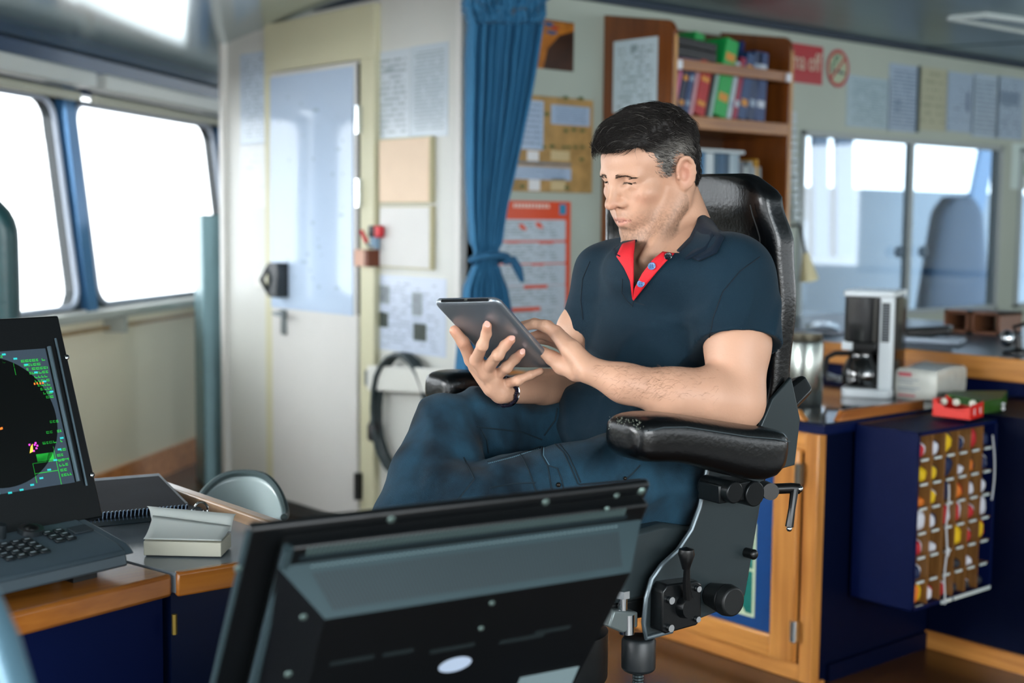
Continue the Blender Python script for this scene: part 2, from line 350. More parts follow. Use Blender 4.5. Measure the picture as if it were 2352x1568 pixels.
# beige + white pads (boxes)
def pad(name,label,px,m,m2,dep):
    a,b=onx(px[0],px[1],XD),onx(px[2],px[3],XD); t=thing(name,label,'board',(XD,(a[1]+b[1])/2,b[2]))
    mb=MB(); mb.bx(XD-dep,XD,b[1],a[1],b[2],a[2]); mb.build('board',m2,t,bevel=.002)
    mb=MB(); mb.bx(XD-dep-.003,XD-dep,b[1]+.012,a[1]-.004,b[2]+.006,a[2]-.006); mb.build('facing',m,t)
pad('wall_board','square peach coloured board on the wall between the door and the curtain',(881,320,1000,467),mat('peach','#e6cdb2',.55,var=.04),mat('edge_cream','#bfb893',.5),.02)
pad('wall_board','plain off-white board hung directly beneath the peach square board',(881,472,1000,620),mat('offwhite','#dad9d5',.5,var=.03),mat('edge_cream','',.5),.018)
p=sheet('',None,None,'x',XD,(862,630,1025,822),None,build=False)
mb=MB(); mb.quad(*p); mb.prism([np.array(q)+np.array([.0002,0,0]) for q in p],(.0015,0,0)); mb.cur=1
y0,y1,z0,z1=p[0][1],p[1][1],p[0][2],p[2][2]
for (u0,v0,u1,v1,ci) in ((.05,.62,.22,.86,1),(.05,.3,.2,.5,2),(.54,.5,.68,.8,1),(.56,.18,.74,.4,2)):
    mb.cur=ci; x=p[0][0]-.0008; ya,yb=y0+(y1-y0)*u0,y0+(y1-y0)*u1; za,zb=z0+(z1-z0)*v0,z0+(z1-z0)*v1
    mb.quad((x,ya,za),(x,yb,za),(x,yb,zb),(x,ya,zb))
tag(mb.build('picture_sheet',[paper_mat('sheet_e','#c4cfe0','#9aa6b8',18,.5,.25),mat('pic_grey','#8f989e',.5,var=.3,vscale=40),mat('pic_dark','#3f4a44',.5,var=.5,vscale=60)]),'pale blue printed sheet with four small grey pictures, above the cable coil','notice')
# holder with red handled tools
t=thing('tool_holder','small brown box holding red handled tools beside the door hinge','tool holder',onx(860,612,XD))
q0,q1=onx(846,572,XD),onx(880,612,XD)
mb=MB(); mb.bx(XD-.07,XD,q1[1],q0[1],q1[2],q0[2]); mb.build('pocket',[mat('holder_tan','#c79c86',.5)],t,bevel=.003)
mb=MB(); q2=onx(866,575,XD); mb.bx(XD-.075,XD-.001,q1[1]-.002,q2[1]-.02,q1[2],q0[2]+.0); mb.build('pocket_end',mat('holder_brown','#6a3318',.5),t)
for (u,v0,v1,m,nm) in ((858,518,545,'#1b1d20','grip'),(872,518,545,'#c8202c','grip'),(862,545,572,'#7fa0b8','blade')):
    a0,a1=onx(u,v0,XD-.04),onx(u,v1,XD-.04); mb=MB(); mb.bx(XD-.055,XD-.03,a1[1]-.018,a1[1]+.018,a1[2],a0[2]); mb.build(nm,mat('tool'+m,m,.4),t,bevel=.004)
t=thing('scissors','pair of red handled scissors leaning beside the hinge over the brown box','scissors',onx(845,560,XD-.06))
a0,a1,a2=onx(830,530,XD-.07),onx(842,556,XD-.07),onx(860,568,XD-.07)
mb=MB(); mb.tube([a0,a1],[.008,.009],8); mb.build('red_handle',mat('tool#c8202c','',.4),t)
mb=MB(); mb.tube([a1,onx(848,568,XD-.07),a2],.005,6); mb.build('blade',CHROME,t)
# handrail band in front of cable coil
t=thing('grab_rail','white flat grab rail on the wall above knee height crossing the cable coil','rail',onx(850,880,XD))
p0_,p1_=onx(842,868,XD-.06),U(1010,896,4.45)
p1_[0]=XD-.12; 
mb=MB(); mb.prism([p0_+[0,0,.05],p1_+[0,0,.045],p1_-[0,0,.045],p0_-[0,0,.05]],(.02,0,0)); mb.build('bar',mat('rail_white','#d8d9d2',.4),t,bevel=.006)
for pp in (p0_,p1_):
    mb=MB(); mb.bx(pp[0],XD,pp[1]-.015,pp[1]+.015,pp[2]-.03,pp[2]+.03); mb.build('bracket',GREY,t)
# cable coil
pts=[]
c=onx(928,955,XD-.045); 
for k in range(60):
    an=math.radians(-60+k*16); rr=.30+.012*math.sin(k*.7)
    pts.append((XD-.03-.0008*k,c[1]+.185*math.cos(an)*(1+.03*math.sin(k)),c[2]+.24*math.sin(an)))
t=thing('cable_coil','coil of black cable hung on the wall right of the door, plug dangling','cable',(XD,c[1],c[2]-.5))
mb=MB(); mb.tube(pts,.011,8); mb.build('cable',mat('cable_black','#2e3a3c',.45),t)
pl=onx(858,995,XD-.06); mb=MB(); mb.tube([onx(875,890,XD-.05),onx(866,940,XD-.05),pl],.008,8); mb.build('lead',mat('cable_black','',.45),t)
mb=MB(); mb.tube([pl+[0,0,.06],pl+[0,0,.03],pl-[0,0,.02],pl-[0,0,.03]],[.01,.026,.026,.018],10); mb.build('plug',BLACK,t)
# grey locker
t=thing('grey_locker','tall grey-green metal locker standing at the left end of the door wall','locker',(3.25,5.9,0))
y0=YL+.02; L0,L1=U(465,700,6.42),0
xl=3.0
lk=U(466,800,6.42); lx,ly=lk[0]-2.96,lk[1]-5.87
mb=MB(); mb.prism([(2.96+lx,5.87+ly,0),(3.36+lx,5.74+ly,0),(3.44+lx,5.98+ly,0),(3.04+lx,6.11+ly,0)],(0,0,1.31)); mb.build('body',mat('locker_grey','#6f8e94',.4,metal=.3,var=.08),t,bevel=.01)
lp=np.array([2.96+lx,5.87+ly,0]); ld=np.array([.4,-.13,0])/np.linalg.norm([.4,-.13,0]); 
mb=MB(); 
for z in (1.2,.9): q=lp+ld*.12+np.array([-.0,-.0,z]); mb.tube([q+np.array([-.003,-.006,0]),q+np.array([-.006,-.018,0])],.01,8)
mb.build('latch',GREY,t)
q=lp+ld*.17; nn=np.array([-ld[1],ld[0],0])*-.004
mb=MB(); mb.quad(q+nn+UPV*.62,q+ld*.14+nn+UPV*.62,q+ld*.14+nn+UPV*.86,q+nn+UPV*.86); mb.prism([q+nn*.8+UPV*.62,q+ld*.14+nn*.8+UPV*.62,q+ld*.14+nn*.8+UPV*.86,q+nn*.8+UPV*.86],-nn*.5)
tag(mb.build('paper_note',PAPERW),'small white paper taped low on the side of the grey locker','paper')
# curtain --------------------------------------------------------------
def curt():
    t=thing('curtain','blue gathered curtain tied back at the wall corner beside the posters','curtain',onz(1120,1200,0))
    def L(u,v): return ony(u,v,3.74)
    rows=[(-70,1055,1262),(-20,1062,1253),(0,1066,1247),(40,1074,1240),(60,1076,1236),(120,1073,1226),(200,1073,1213),(300,1072,1194),(400,1073,1172),(480,1075,1155),(550,1080,1143),(590,1090,1131),(600,1090,1132),(625,1080,1137),(660,1064,1150),(720,1060,1160),(800,1056,1160),(900,1050,1165),(1050,1050,1170),(1180,1050,1170)]
    nf=9; NU=110
    def fn(a,b):
        k=b*(len(rows)-1); i=min(int(k),len(rows)-2); f=k-i
        v,l,r=[rows[i][j]*(1-f)+rows[i+1][j]*f for j in range(3)]
        p0,p1=L(l,v),L(r,v); p=p0*(1-a)+p1*a
        wv=np.linalg.norm(p1-p0); amp=min(.03,.012+.06*wv) if v<560 or v>610 else .012
        ph=a*nf*2*math.pi+1.3*math.sin(b*5+a*4)
        if v<55: ph=a*(nf*2)*2*math.pi+2*math.sin(v*.06+a*9)
        off=amp*math.sin(ph)+amp*.45*math.sin(2.3*ph+1.7)
        p=p+np.array([.25*amp*math.cos(ph),-off-.01,0]); return p
    mb=MB(); mb.grid(fn,NU,90)
    cm=mat('curtain_blue','#2a6f99',.75,var=.06,bump=.15,bscale=300,sheen=.15)
    mb.build('drape',cm,t,solid=.003,ang=180)
    pts=[]
    for k in range(25):
        an=2*math.pi*k/24; c=L(1112,593); pts.append(c+np.array([.072*math.cos(an),-.03-.045*math.sin(an),.012*math.sin(an)]))
    mb=MB(); mb.tube(pts,.014,8); mb.build('tieback',mat('tie_blue','#215b80',.75),t)
    c=L(1130,598)-np.array([0,.07,0]); mb=MB(); mb.tube([c,c+[.04,0,.003],c+[.065,0,-.03],c+[.085,0,-.075]],[.014,.016,.017,.008],8); mb.build('tie_end',mat('tie_blue','',.75),t)
curt()
# back wall with partition opening -----------------------------------------
wx0,wx1,wz0,wz1=5.07,6.83,.84,1.725
px0,px1=7.02,8.9
mb=MB()
for (x0,x1,z0,z1) in ((XD+.0,wx0,0,CH),(wx1,px0,0,CH),(wx0,wx1,0,wz0),(wx0,wx1,wz1,CH),(px0,px1,0,wz0),(px0,px1,wz1+.0,CH),(px1,9.4,0,CH)):
    mb.bx(x0,x1,YB,YB+.06,z0,z1)
struct(mb.build('wall_back',bwall))
tint=bpy.data.materials.new('tinted_partition_glass'); tint.use_nodes=True
nt=tint.node_tree; nt.nodes.clear(); o_=nt.nodes.new('ShaderNodeOutputMaterial'); mx=nt.nodes.new('ShaderNodeMixShader'); tr=nt.nodes.new('ShaderNodeBsdfTransparent'); gl=nt.nodes.new('ShaderNodeBsdfGlossy'); tr.inputs[0].default_value=(.80,.88,.95,1); gl.inputs[1].default_value=.03; mx.inputs[0].default_value=.12
nt.links.new(tr.outputs[0],mx.inputs[1]); nt.links.new(gl.outputs[0],mx.inputs[2]); nt.links.new(mx.outputs[0],o_.inputs[0])
frm=mat('partition_frame','#a3adae',.4)
for j,(x0,x1) in enumerate(((wx0,wx1),(px0,px1))):
    t=thing('window_%d'%(11+j),None,None,((x0+x1)/2,YB,wz0),kind='structure')
    mb=MB()
    for (a0,a1,b0,b1) in ((x0,x0+.03,wz0,wz1),(x1-.03,x1,wz0,wz1),(x0,x1,wz0,wz0+.025),(x0,x1,wz1-.025,wz1)): mb.bx(a0,a1,YB-.015,YB+.03,b0,b1)
    if j==0: mb.bx(5.955,5.99,YB-.01,YB+.03,wz0,wz1)
    mb.build('window_frame',frm,t,bevel=.004)
    mb=MB(); mb.bx(x0+.02,x1-.02,YB+.005,YB+.01,wz0+.02,wz1-.02); mb.build('pane',tint,t)
    if j==0:
        for x in (5.86,6.07):
            mb=MB(); mb.ell((x,YB-.02,1.16),(.035,.015,.03),12); mb.build('pull_handle',mat('handle_bluegrey','#5c7388',.4),t)
# room added behind the partition glass, standing in for its reflection
FT=bpy.data.materials.new('far_tinted_glass'); FT.use_nodes=True; FT.node_tree.nodes.clear(); _o=FT.node_tree.nodes.new('ShaderNodeOutputMaterial'); _t=FT.node_tree.nodes.new('ShaderNodeBsdfTransparent'); _t.inputs[0].default_value=(.30,.32,.335,1); FT.node_tree.links.new(_t.outputs[0],_o.inputs[0])
far=mat('far_side_panel','#71808c',.5,var=.06,vscale=2)
YF=7.4
mb=MB(); mb.bx(4.0,16,YF,YF+.08,0,1.62); struct(mb.build('wall_far',far))
mb=MB(); mb.bx(4.0,16,YF-.05,YF+.08,2.10,CH); struct(mb.build('wall_far_header',mat('far_header','#7e9cb8',.5)))
for j,(u,wpx,ut) in enumerate(((1886,32,1886),(1941,38,1941),(2222,34,2276),(2500,60,2560))):
    yp=YF-.06; pts=[ony(u-wpx/2,620,yp),ony(u+wpx/2,620,yp),ony(ut+wpx/2,330,yp),ony(ut-wpx/2,330,yp)]
    pts[0][2]=pts[1][2]=1.0; pts[2][2]=pts[3][2]=CH
    mb=MB(); mb.prism(pts,(0,.05,0)); struct(mb.build('trim_%d'%(30+j),mat('far_post','#4f6f8e',.5)))
mb=MB(); mb.bx(8.2,9.7,YF-.03,YF,.6,1.32); struct(mb.build('wall_far_panel',mat('far_panel_light','#8797a4',.4,var=.12,vscale=3)))
_hc=ony(2200,455,5.4); _hw=180/3100*(_hc@FW); _hx=_hc[0]
t=thing('high_back_chair','blue-grey high-backed chair seen through the partition glass on the right','chair',(_hx,5.4,0))
def backsh(cx,y,z0,z1,w0,w1,dep):
    def fn(a,b):
        z=z0+(z1-z0)*b; ww=(w0*(1-b)+w1*b)*(1 if b<.85 else math.sqrt(max(.02,1-((b-.85)/.15)**2*.75)))
        an=a*2*math.pi; c,s_=math.cos(an),math.sin(an)
        return (cx+ww*.5*math.copysign(abs(c)**.5,c),y+dep*.5*math.copysign(abs(s_)**.6,s_),z)
    return fn
mb=MB(); mb.grid(backsh(_hx,5.4,.5,_hc[2],_hw*1.75,_hw*.95,.14),32,24,True); mb.ell((_hx,5.4,_hc[2]-.005),(_hw*.38,.06,.02),16); mb.build('backrest',mat('chair_bluegrey','#55789a',.6),t)
mb=MB(); mb.box((_hx,5.1,.5),(.55,.55,.12)); mb.cyl((_hx,5.2,0),(_hx,5.2,.45),.05); mb.build('seat',mat('chair_bluegrey','',.6),t,bevel=.03)
# enclosing shell behind the camera: window bands
mb=MB()
mb.bx(-6,9.4,-4.06,-4,0,.95); mb.bx(-6,9.4,-4.06,-4,1.95,CH); struct(mb.build('wall_front',beige))
for j in range(8):
    mb=MB(); x=-5+j*1.9; mb.bx(x-.07,x+.07,-4.05,-3.98,.9,2.0); struct(mb.build('trim_%d'%(40+j),bluep))
mb=MB(); mb.bx(9.4,9.46,-4.0,YB+.06,0,.95); mb.bx(9.4,9.46,-4,YB+.06,1.95,CH); mb.bx(9.4,9.46,1.2,YB+.06,.9,2.0); struct(mb.build('wall_right',beige))
# ceiling lights
def clight(label,pts):
    c=sum(onz(u,v,CH) for u,v in pts)/4; t=thing('ceiling_light',label,'ceiling light',(c[0],c[1],CH-.02))
    q=[onz(u,v,CH-.01) for u,v in pts]; mb=MB(); mb.prism(q,(0,0,.01)); mb.build('diffuser',mat('diffuser','#8f9fa3',.2,metal=.5),t)
    mb=MB(); mb.tube(q+[q[0]],.012,6); mb.build('rim',mat('light_rim','#c8d4d2',.4),t)
clight('flush rectangular ceiling light panel at the top left, above the windows',[(-90,14),(318,14),(420,-30),(-30,-40)])
clight('flush rectangular ceiling light panel at the top right, above the papers',[(2180,42),(2262,34),(2500,66),(2430,86)])
# ================= POSTERS ON BACK WALL =================
def wallrect(px,val=YB,off=.003):
    a=ony(px[0],px[1],val-off); b=ony(px[2],px[3],val-off); return a[0],b[0],b[2],a[2]
def wallquad(mb,x0,x1,z0,z1,off): mb.quad((x0,YB-off,z0),(x1,YB-off,z0),(x1,YB-off,z1),(x0,YB-off,z1))
def M_(n,c,r=.4,**k): return mat(n,c,r,**k)
# poster : dark brown picture
x0,x1,z0,z1=wallrect((1200,36,1317,165)); W_=x1-x0;Hh=z1-z0
mb=MB(); mb.bx(x0,x1,YB-.003,YB-.0005,z0,z1); mb.quad((x0,YB-.0035,z0),(x1,YB-.0035,z0),(x1,YB-.0035,z1),(x0,YB-.0035,z1))
mb.cur=1; mb.add([(x0,YB-.004,z1-.02*Hh),(x1,YB-.004,z1-.02*Hh),(x1,YB-.004,z1-.17*Hh),(x0+.7*W_,YB-.004,z1-.3*Hh),(x0+.48*W_,YB-.004,z1-.6*Hh),(x0+.4*W_,YB-.004,z0),(x0,YB-.004,z0)],[(0,6,5,4,3,2,1)])
mb.cur=2
for (cx,cz,rx,rz) in ((.5,.9,.09,.05),(.62,.84,.08,.035),(.56,.74,.11,.04)):
    pts=[(x0+W_*(cx+rx*math.cos(t)*(1+.2*math.sin(3*t))),YB-.0045,z0+Hh*(cz+rz*math.sin(t))) for t in np.linspace(0,2*math.pi,18)[:-1]]
    mb.cur=3 if cx==.62 else 2; mb.add(pts,[tuple(range(17))])
tag(mb.build('picture_poster',[M_('poster_brown','#3a1d08',.3,var=.5,vscale=14),M_('poster_gold','#b06a12',.3,var=.35,vscale=18),M_('poster_blue','#24507c',.4),M_('poster_red','#a82a1c',.4)]),'brown and gold picture poster high on the wall beside the curtain top','poster')
# cork coloured notice board
x0,x1,z0,z1=wallrect((1150,212,1357,444)); W_=x1-x0;Hh=z1-z0
t=thing('notice_board','tan notice board with pale blue sheets, between curtain and bookcase','notice board',((x0+x1)/2,YB,z0))
mb=MB(); mb.bx(x0,x1,YB-.01,YB-.001,z0,z1); mb.build('board',mat('board_tan','#b8935a',.5,col2='#9a7c4a',vscale=16),t,bevel=.002)
def bsheet(n,u0,v0,u1,v1,m,nm):
    X0,X1,Z0,Z1=wallrect((u0,v0,u1,v1)); mb=MB(); mb.bx(X0,X1,YB-.0115,YB-.0102,Z0,Z1); mb.quad((X0,YB-.0118,Z0),(X1,YB-.0118,Z0),(X1,YB-.0118,Z1),(X0,YB-.0118,Z1)); mb.build(nm,m,t)
bs=paper_mat('blue_sheet','#9fb6cf','#6c809c',9,.6,.3)
bsheet(1,1190,228,1244,345,bs,'blue_sheet'); bsheet(1,1263,240,1351,291,bs,'blue_sheet'); bsheet(1,1160,380,1308,415,bs,'blue_sheet')
bsheet(1,1180,370,1308,381,M_('strip_blue','#56748a',.4),'dark_strip')
for (u,v0,v1) in ((1221,346,370),(1224,412,438)): bsheet(1,u-13,v0,u+13,v1,PAPERW,'paper_tab')
bsheet(1,1262,345,1305,370,M_('tan_light','#c4b287',.5),'tan_card'); bsheet(1,1262,410,1295,438,M_('tan_light','',.5),'tan_card')
rng=random.Random(3)
mb=MB()
for (u,v) in [(1300,300),(1318,298),(1338,300),(1336,366),(1302,431),(1200,428),(1256,262),(1300,224),(1335,226),(1250,338),(1268,336),(1307,338),(1322,338),(1338,338),(1296,338)]:
    q=ony(u,v,YB-.0122); r=.012 if v!=338 else .01; mb.add([(q[0]+r*1.2*math.cos(k),q[1],q[2]+r*.6*math.sin(k)) for k in np.linspace(0,6.28,9)[:-1]],[tuple(range(8))])
mb.build('printed_marks',M_('marks_green','#4f6238',.5),t)
# orange safety poster
x0,x1,z0,z1=wallrect((1118,459,1306,770)); W_=x1-x0;Hh=z1-z0
t=thing('safety_poster','orange poster with rows of white panels below the tan notice board','poster',((x0+x1)/2,YB,z0))
mb=MB(); mb.bx(x0,x1,YB-.005,YB-.001,z0,z1); mb.build('backing',mat('poster_orange','#d8491c',.35,var=.05),t)
pm=paper_mat('panel_print','#b4c4cf','#7d8d95',7,.5,.35)
for (v0,v1) in ((503,552),(557,603),(609,653),(659,704),(712,766)):
    X0,X1,Z0,Z1=wallrect((1125,v0+ (0),1298,v1)); mb=MB(); mb.prism([(X0+.0+ (X1-X0)*a,YB-.0055,Z0+(Z1-Z0)*b) for a,b in ((0.01,0),(.99,0),(1,.06),(1,.94),(.99,1),(.01,1),(0,.94),(0,.06))],(0,.0004,0)); mb.quad((X0+.004,YB-.0058,Z0+.002),(X1-.004,YB-.0058,Z0+.002),(X1-.004,YB-.0058,Z1-.002),(X0+.004,YB-.0058,Z1-.002)); mb.build('white_panel',pm,t)
mb=MB()
for (u0,v0,u1,v1) in ((1237,553,1270,559),(1165,553,1190,558),(1220,604,1248,609),(1160,604,1178,608),(1202,655,1256,661),(1172,707,1240,713)):
    X0,X1,Z0,Z1=wallrect((u0,v0,u1,v1)); mb.quad((X0,YB-.006,Z0),(X1,YB-.006,Z0),(X1,YB-.006,Z1),(X0,YB-.006,Z1))
for (u,v) in ((1200,522),(1238,518)):
    q=ony(u,v,YB-.0061); mb.add([q+[-.02,0,.012],q+[.0,0,.014],q+[.022,0,-.004],q+[.018,0,-.012],q+[-.01,0,-.006]],[(0,4,3,2,1)])
mb.build('orange_marks',mat('poster_orange','',.35),t)
X0,X1,Z0,Z1=wallrect((1284,469,1299,493)); mb=MB(); mb.quad((X0,YB-.006,Z0),(X1,YB-.006,Z0),(X1,YB-.006,Z1),(X0,YB-.006,Z1)); mb.build('corner_emblem',M_('emblem_teal','#2c86ad',.4),t)
X0,X1,Z0,Z1=wallrect((1178,467,1262,478)); mb=MB()
for k in range(11): xx=X0+(X1-X0)*k/11; mb.quad((xx,YB-.006,Z0),(xx+(X1-X0)/11*(.6+.3*rng.random()),YB-.006,Z0),(xx+(X1-X0)/11*.7,YB-.006,Z1),(xx,YB-.006,Z1))
mb.build('title_marks',M_('title_white','#e8d0c4',.4),t)
# ---------- bookcase ----------
BX0,BX1,BY0=3.80,4.497,3.53
t=thing('bookcase','wooden wall bookcase with curved side panels and retaining rails, behind the chair','bookcase',((BX0+BX1)/2,3.72,1.0))
def sidep(x):
    top=[]
    z_w,z_f,r=2.112,2.06,.05
    pts=[(YB-.001,.95),(YB-.001,z_w)]
    for k in range(7):
        an=math.radians(90*k/6); pts.append((BY0+r-r*math.sin(an),z_f-r+r*math.cos(an)))
    pts.append((BY0,.95))
    return [(x,y,z) for y,z in pts]
for x in (BX0,BX1-.0):
    mb=MB(); mb.prism(sidep(x),(.02,0,0)); mb.build('side_panel',TEAK,t,bevel=.003)
    mb=MB(); mb.bx(x+.002,x+.018,BY0-.004,BY0,.95,2.0); mb.build('edge_strip',wood('edge_light','#b98a4e','#9c6c34',2),t)
sh=[(1.70,BY0+.01),(1.32,BY0+.01)]
for z,y in ((1.705,BY0),(1.355,BY0+.02),(.96,BY0)):
    mb=MB(); mb.bx(BX0+.02,BX1,y,YB-.002,z-.05,z); mb.build('shelf',TEAKY,t,bevel=.003)
for z0_,z1_ in ((1.873,1.915),):
    mb=MB(); mb.bx(BX0+.02,BX1,BY0+.004,BY0+.022,z0_,z1_); mb.build('retaining_rail',wood('rail_wood','#9c6a42','#7c5030',0),t,bevel=.004)
    for x in (BX0+.03,BX1-.012):
        mb=MB(); mb.box((x,BY0-.002,(z0_+z1_)/2-.004),(.02,.02,.036)); mb.build('rail_clip',mat('clip_white','#d4dce4',.3),t,bevel=.004)
mb=MB(); mb.bx(BX0+.36,BX1,YB-.03,YB-.002,1.36,1.655); mb.build('back_panel',mat('teak_dark','#4a3020',.5),t); mb=MB(); mb.bx(4.06,BX1,YB-.03,YB-.012,1.9,2.09); mb.build('back_panel',mat('teak_dark','#4a3020',.5),t)
# books, upper shelf: bottom x, width, height, lean(deg), colour
bk=[(3.835,.018,.27,'#c46f92','pink and pale blue thin book leaning at the left end of the upper shelf'),
(3.858,.034,.28,'#1c2440','dark navy book next to the pink one on the upper shelf'),
(3.897,.03,.27,'#27406a','blue book between the dark navy one and the pale pink one on the upper shelf'),
(3.932,.02,.26,'#b98a92','pale pink narrow book left of the thick red one'),
(3.957,.062,.27,'#a3161c','thick red binder leaning on the upper shelf'),
(4.026,.018,.26,'#131518','black thin book just right of the red binder'),
(4.048,.018,.26,'#8fb0a8','pale grey-green thin book just left of the green binder'),
(4.072,.075,.335,'#109a48','tall bright green binder rising above the rail on the upper shelf'),
(4.153,.026,.25,'#a8b8c0','pale grey book leaning right of the green binder'),
(4.185,.028,.27,'#8c2040','crimson book among the blue ones at the right of the upper shelf'),
(4.217,.05,.29,'#20406c','blue book right of the crimson book'),
(4.272,.05,.30,'#1b3358','dark blue book with a pale spine stripe, second from the right end'),
(4.326,.062,.30,'#1d3a6a','dark blue thick book at the right end of the upper shelf')]
for i,(x,wd,h,c,lab) in enumerate(bk):
    ln=13 if i<9 else (12 if i<11 else (9 if i==11 else 3))
    t=thing('book',lab,'book',(x+wd/2,BY0+.13,1.705),group='books on the upper shelf')
    Mx=T((x+wd,BY0+.035,1.706+.0),ry=ln); zof=0
    hh=h*.93 if i>6 else .186
    mb=MB(Mx); mb.bx(-wd,0,0,.12,.0,hh); cm=mat('book'+c,c,.4,var=.1,vscale=20); mb.build('cover',cm,t,bevel=.003)
    if wd>.024:
        for zz in (.2,.72):
          mb=MB(Mx); mb.bx(-wd*.85,-wd*.15,-.0012,0,hh*zz,hh*(zz+.1)); mb.build('spine_label',mat('spine_lab'+str(i%3),['#b9c3d0','#c98a3a','#8fa0b4'][i%3],.5),t)
# second green binder behind, above
t=thing('book','second bright green binder, its top corner sticking up left of the tall green one','book',(4.03,BY0+.2,1.88),group='books on the upper shelf')
mb=MB(T((4.095,BY0+.165,1.708),ry=11)); mb.bx(-.06,0,0,.17,0,.345); mb.build('cover',mat('book#109a48','',.4),t,bevel=.003)
# lying books on top
for k,(x0_,x1_,z0_,z1_,c,lab) in enumerate(((3.85,4.09,1.965,2.0,'#0d0e12','black folder lying flat on top of the upper shelf books'),(3.86,4.09,1.925,1.963,'#17181c','thick black folder lying under the other black folder'),(3.83,4.0,1.90,1.925,'#8d7fa0','mauve grey magazine lying at the bottom of the flat stack'),(4.0,4.04,1.905,1.93,'#b42a20','small red booklet end lying right of the mauve magazine'))):
    mb=MB(); mb.box(((x0_+x1_)/2,BY0+.15,(z0_+z1_)/2),(x1_-x0_,.22,z1_-z0_),ry=3 if k<2 else 1); tag(mb.build('flat_folder',mat('flat'+c,c,.35),bevel=.003),lab,'folder','folders lying flat on the upper shelf')
# right extra blue books standing above rail
for x,c,lab in ((4.215,'#16284c','navy book top showing above the rail right of the green binder'),(4.25,'#7b8aa8','pale mauve book top showing above the rail'),(4.275,'#3e7ea8','light blue book top showing above the rail'),(4.33,'#18306a','tall navy blue book top at the right above the rail')):
    mb=MB(T((x+.03,BY0+.165,1.71),ry=8)); mb.bx(-.024,0,0,.17,0,.335); tag(mb.build('tall_book',mat('tb'+c,c,.35),bevel=.003),lab,'book','tall books standing behind the rail')
# lower shelf books
x=3.86; lb=[('#2a78a8',.04),('#2f8fc0',.03),('#256c9a',.045),('#2d86b4',.03),('#1f6690',.035),('#b9c6cc',.05),('#1a4a64',.03),('#204f70',.035),('#16425c',.03),('#9fb2bc',.03),('#8aa0ac',.028),('#4a5058',.03),('#9aa6a8',.025),('#7a8488',.03),('#8c9aa0',.02),('#c8952c',.014),('#6d7a7c',.02)]
names=['blue','bright blue','blue','bright blue','deep blue','white','dark teal','dark blue','dark teal','pale grey','pale grey','charcoal','grey','grey','grey','yellow','grey']
for i,(c,wd) in enumerate(lb):
    h=.215 if i<11 else .17+.02*(i%2)
    if i==15: h=.2
    mb=MB(); mb.bx(x,x+wd-.002,BY0+.04,BY0+.24,1.356,1.356+h)
    ordn=['first','second','third','fourth','fifth','sixth','seventh','eighth','ninth','tenth','eleventh','twelfth','thirteenth','fourteenth','fifteenth','sixteenth','seventeenth'][i]
    tag(mb.build('bound_volume',mat('lb'+c,c,.4,var=.08),bevel=.003),'%s upright book on the lower shelf, %s from its left end'%(names[i],ordn),'book','books on the lower shelf'); x+=wd
mb=MB(); mb.prism([(3.87,BY0+.05,1.575),(4.26,BY0+.03,1.572),(4.27,BY0+.2,1.575),(3.87,BY0+.22,1.578)],(0,0,.012)); tag(mb.build('paper_pile',mat('paperpile','#b6c2c6',.4)),'white paper pile lying on top of the lower shelf books','papers')
# papers on left side panel (plane x=3.80)
sheet('paper_certificate','white certificate with an emblem pinned on the bookcase side panel','paper','x',BX0,(1411,96,1509,252),paper_mat('cert','#b9cbd2','#72858c',15,.5,.3,[(.4,.83,.55,.92)]),off=.003)
sheet('paper_sheet','white paper pinned low on the bookcase side, above the man\'s shoulder','paper','x',BX0,(1402,440,1470,575),paper_mat('cert2','#b9cbd2','#8b9da4',9,.4,.3),off=.003)
# red sign
x0,x1,z0,z1=wallrect((1815,97,1888,196)); x0=4.6
mb=MB(); mb.bx(x0,x1,YB-.004,YB-.001,z0,z1); t=thing('red_sign','red sign reading ma off beside the bookcase, next to the no smoking sign','sign',((x0+x1)/2,YB,z0)); mb.build('plate',mat('sign_red','#a51724',.35),t)
def text3(txt,parent,name,size,M,m,ext=.0008,sx=1):
    cu=bpy.data.curves.new(name,'FONT'); cu.body=txt; cu.size=size; cu.extrude=ext; cu.align_x='CENTER'; cu.align_y='CENTER'
    o=bpy.data.objects.new('tmp',cu); COL.objects.link(o); dg=bpy.context.evaluated_depsgraph_get(); me=bpy.data.meshes.new_from_object(o.evaluated_get(dg)); bpy.data.objects.remove(o)
    V=[np.array([v.co[0]*sx,v.co[1],v.co[2]]) for v in me.vertices]; P=[tuple(p.vertices) for p in me.polygons]; bpy.data.meshes.remove(me)
    mb=MB(M); mb.add(V,P); return mb.build(name,m,parent,ang=20)
SX=TA((0,0,0),(1,0,0),(0,0,1),(0,-1,0))
def onwall(x,z,off=.005): m=SX.copy(); m[:3,3]=(x,YB-off,z); return m
text3('ma off',t,'sign_text',.118,onwall(5.088,(z0+z1)/2+.008,.006),mat('sign_cream','#cfc0ac',.4),sx=.72)
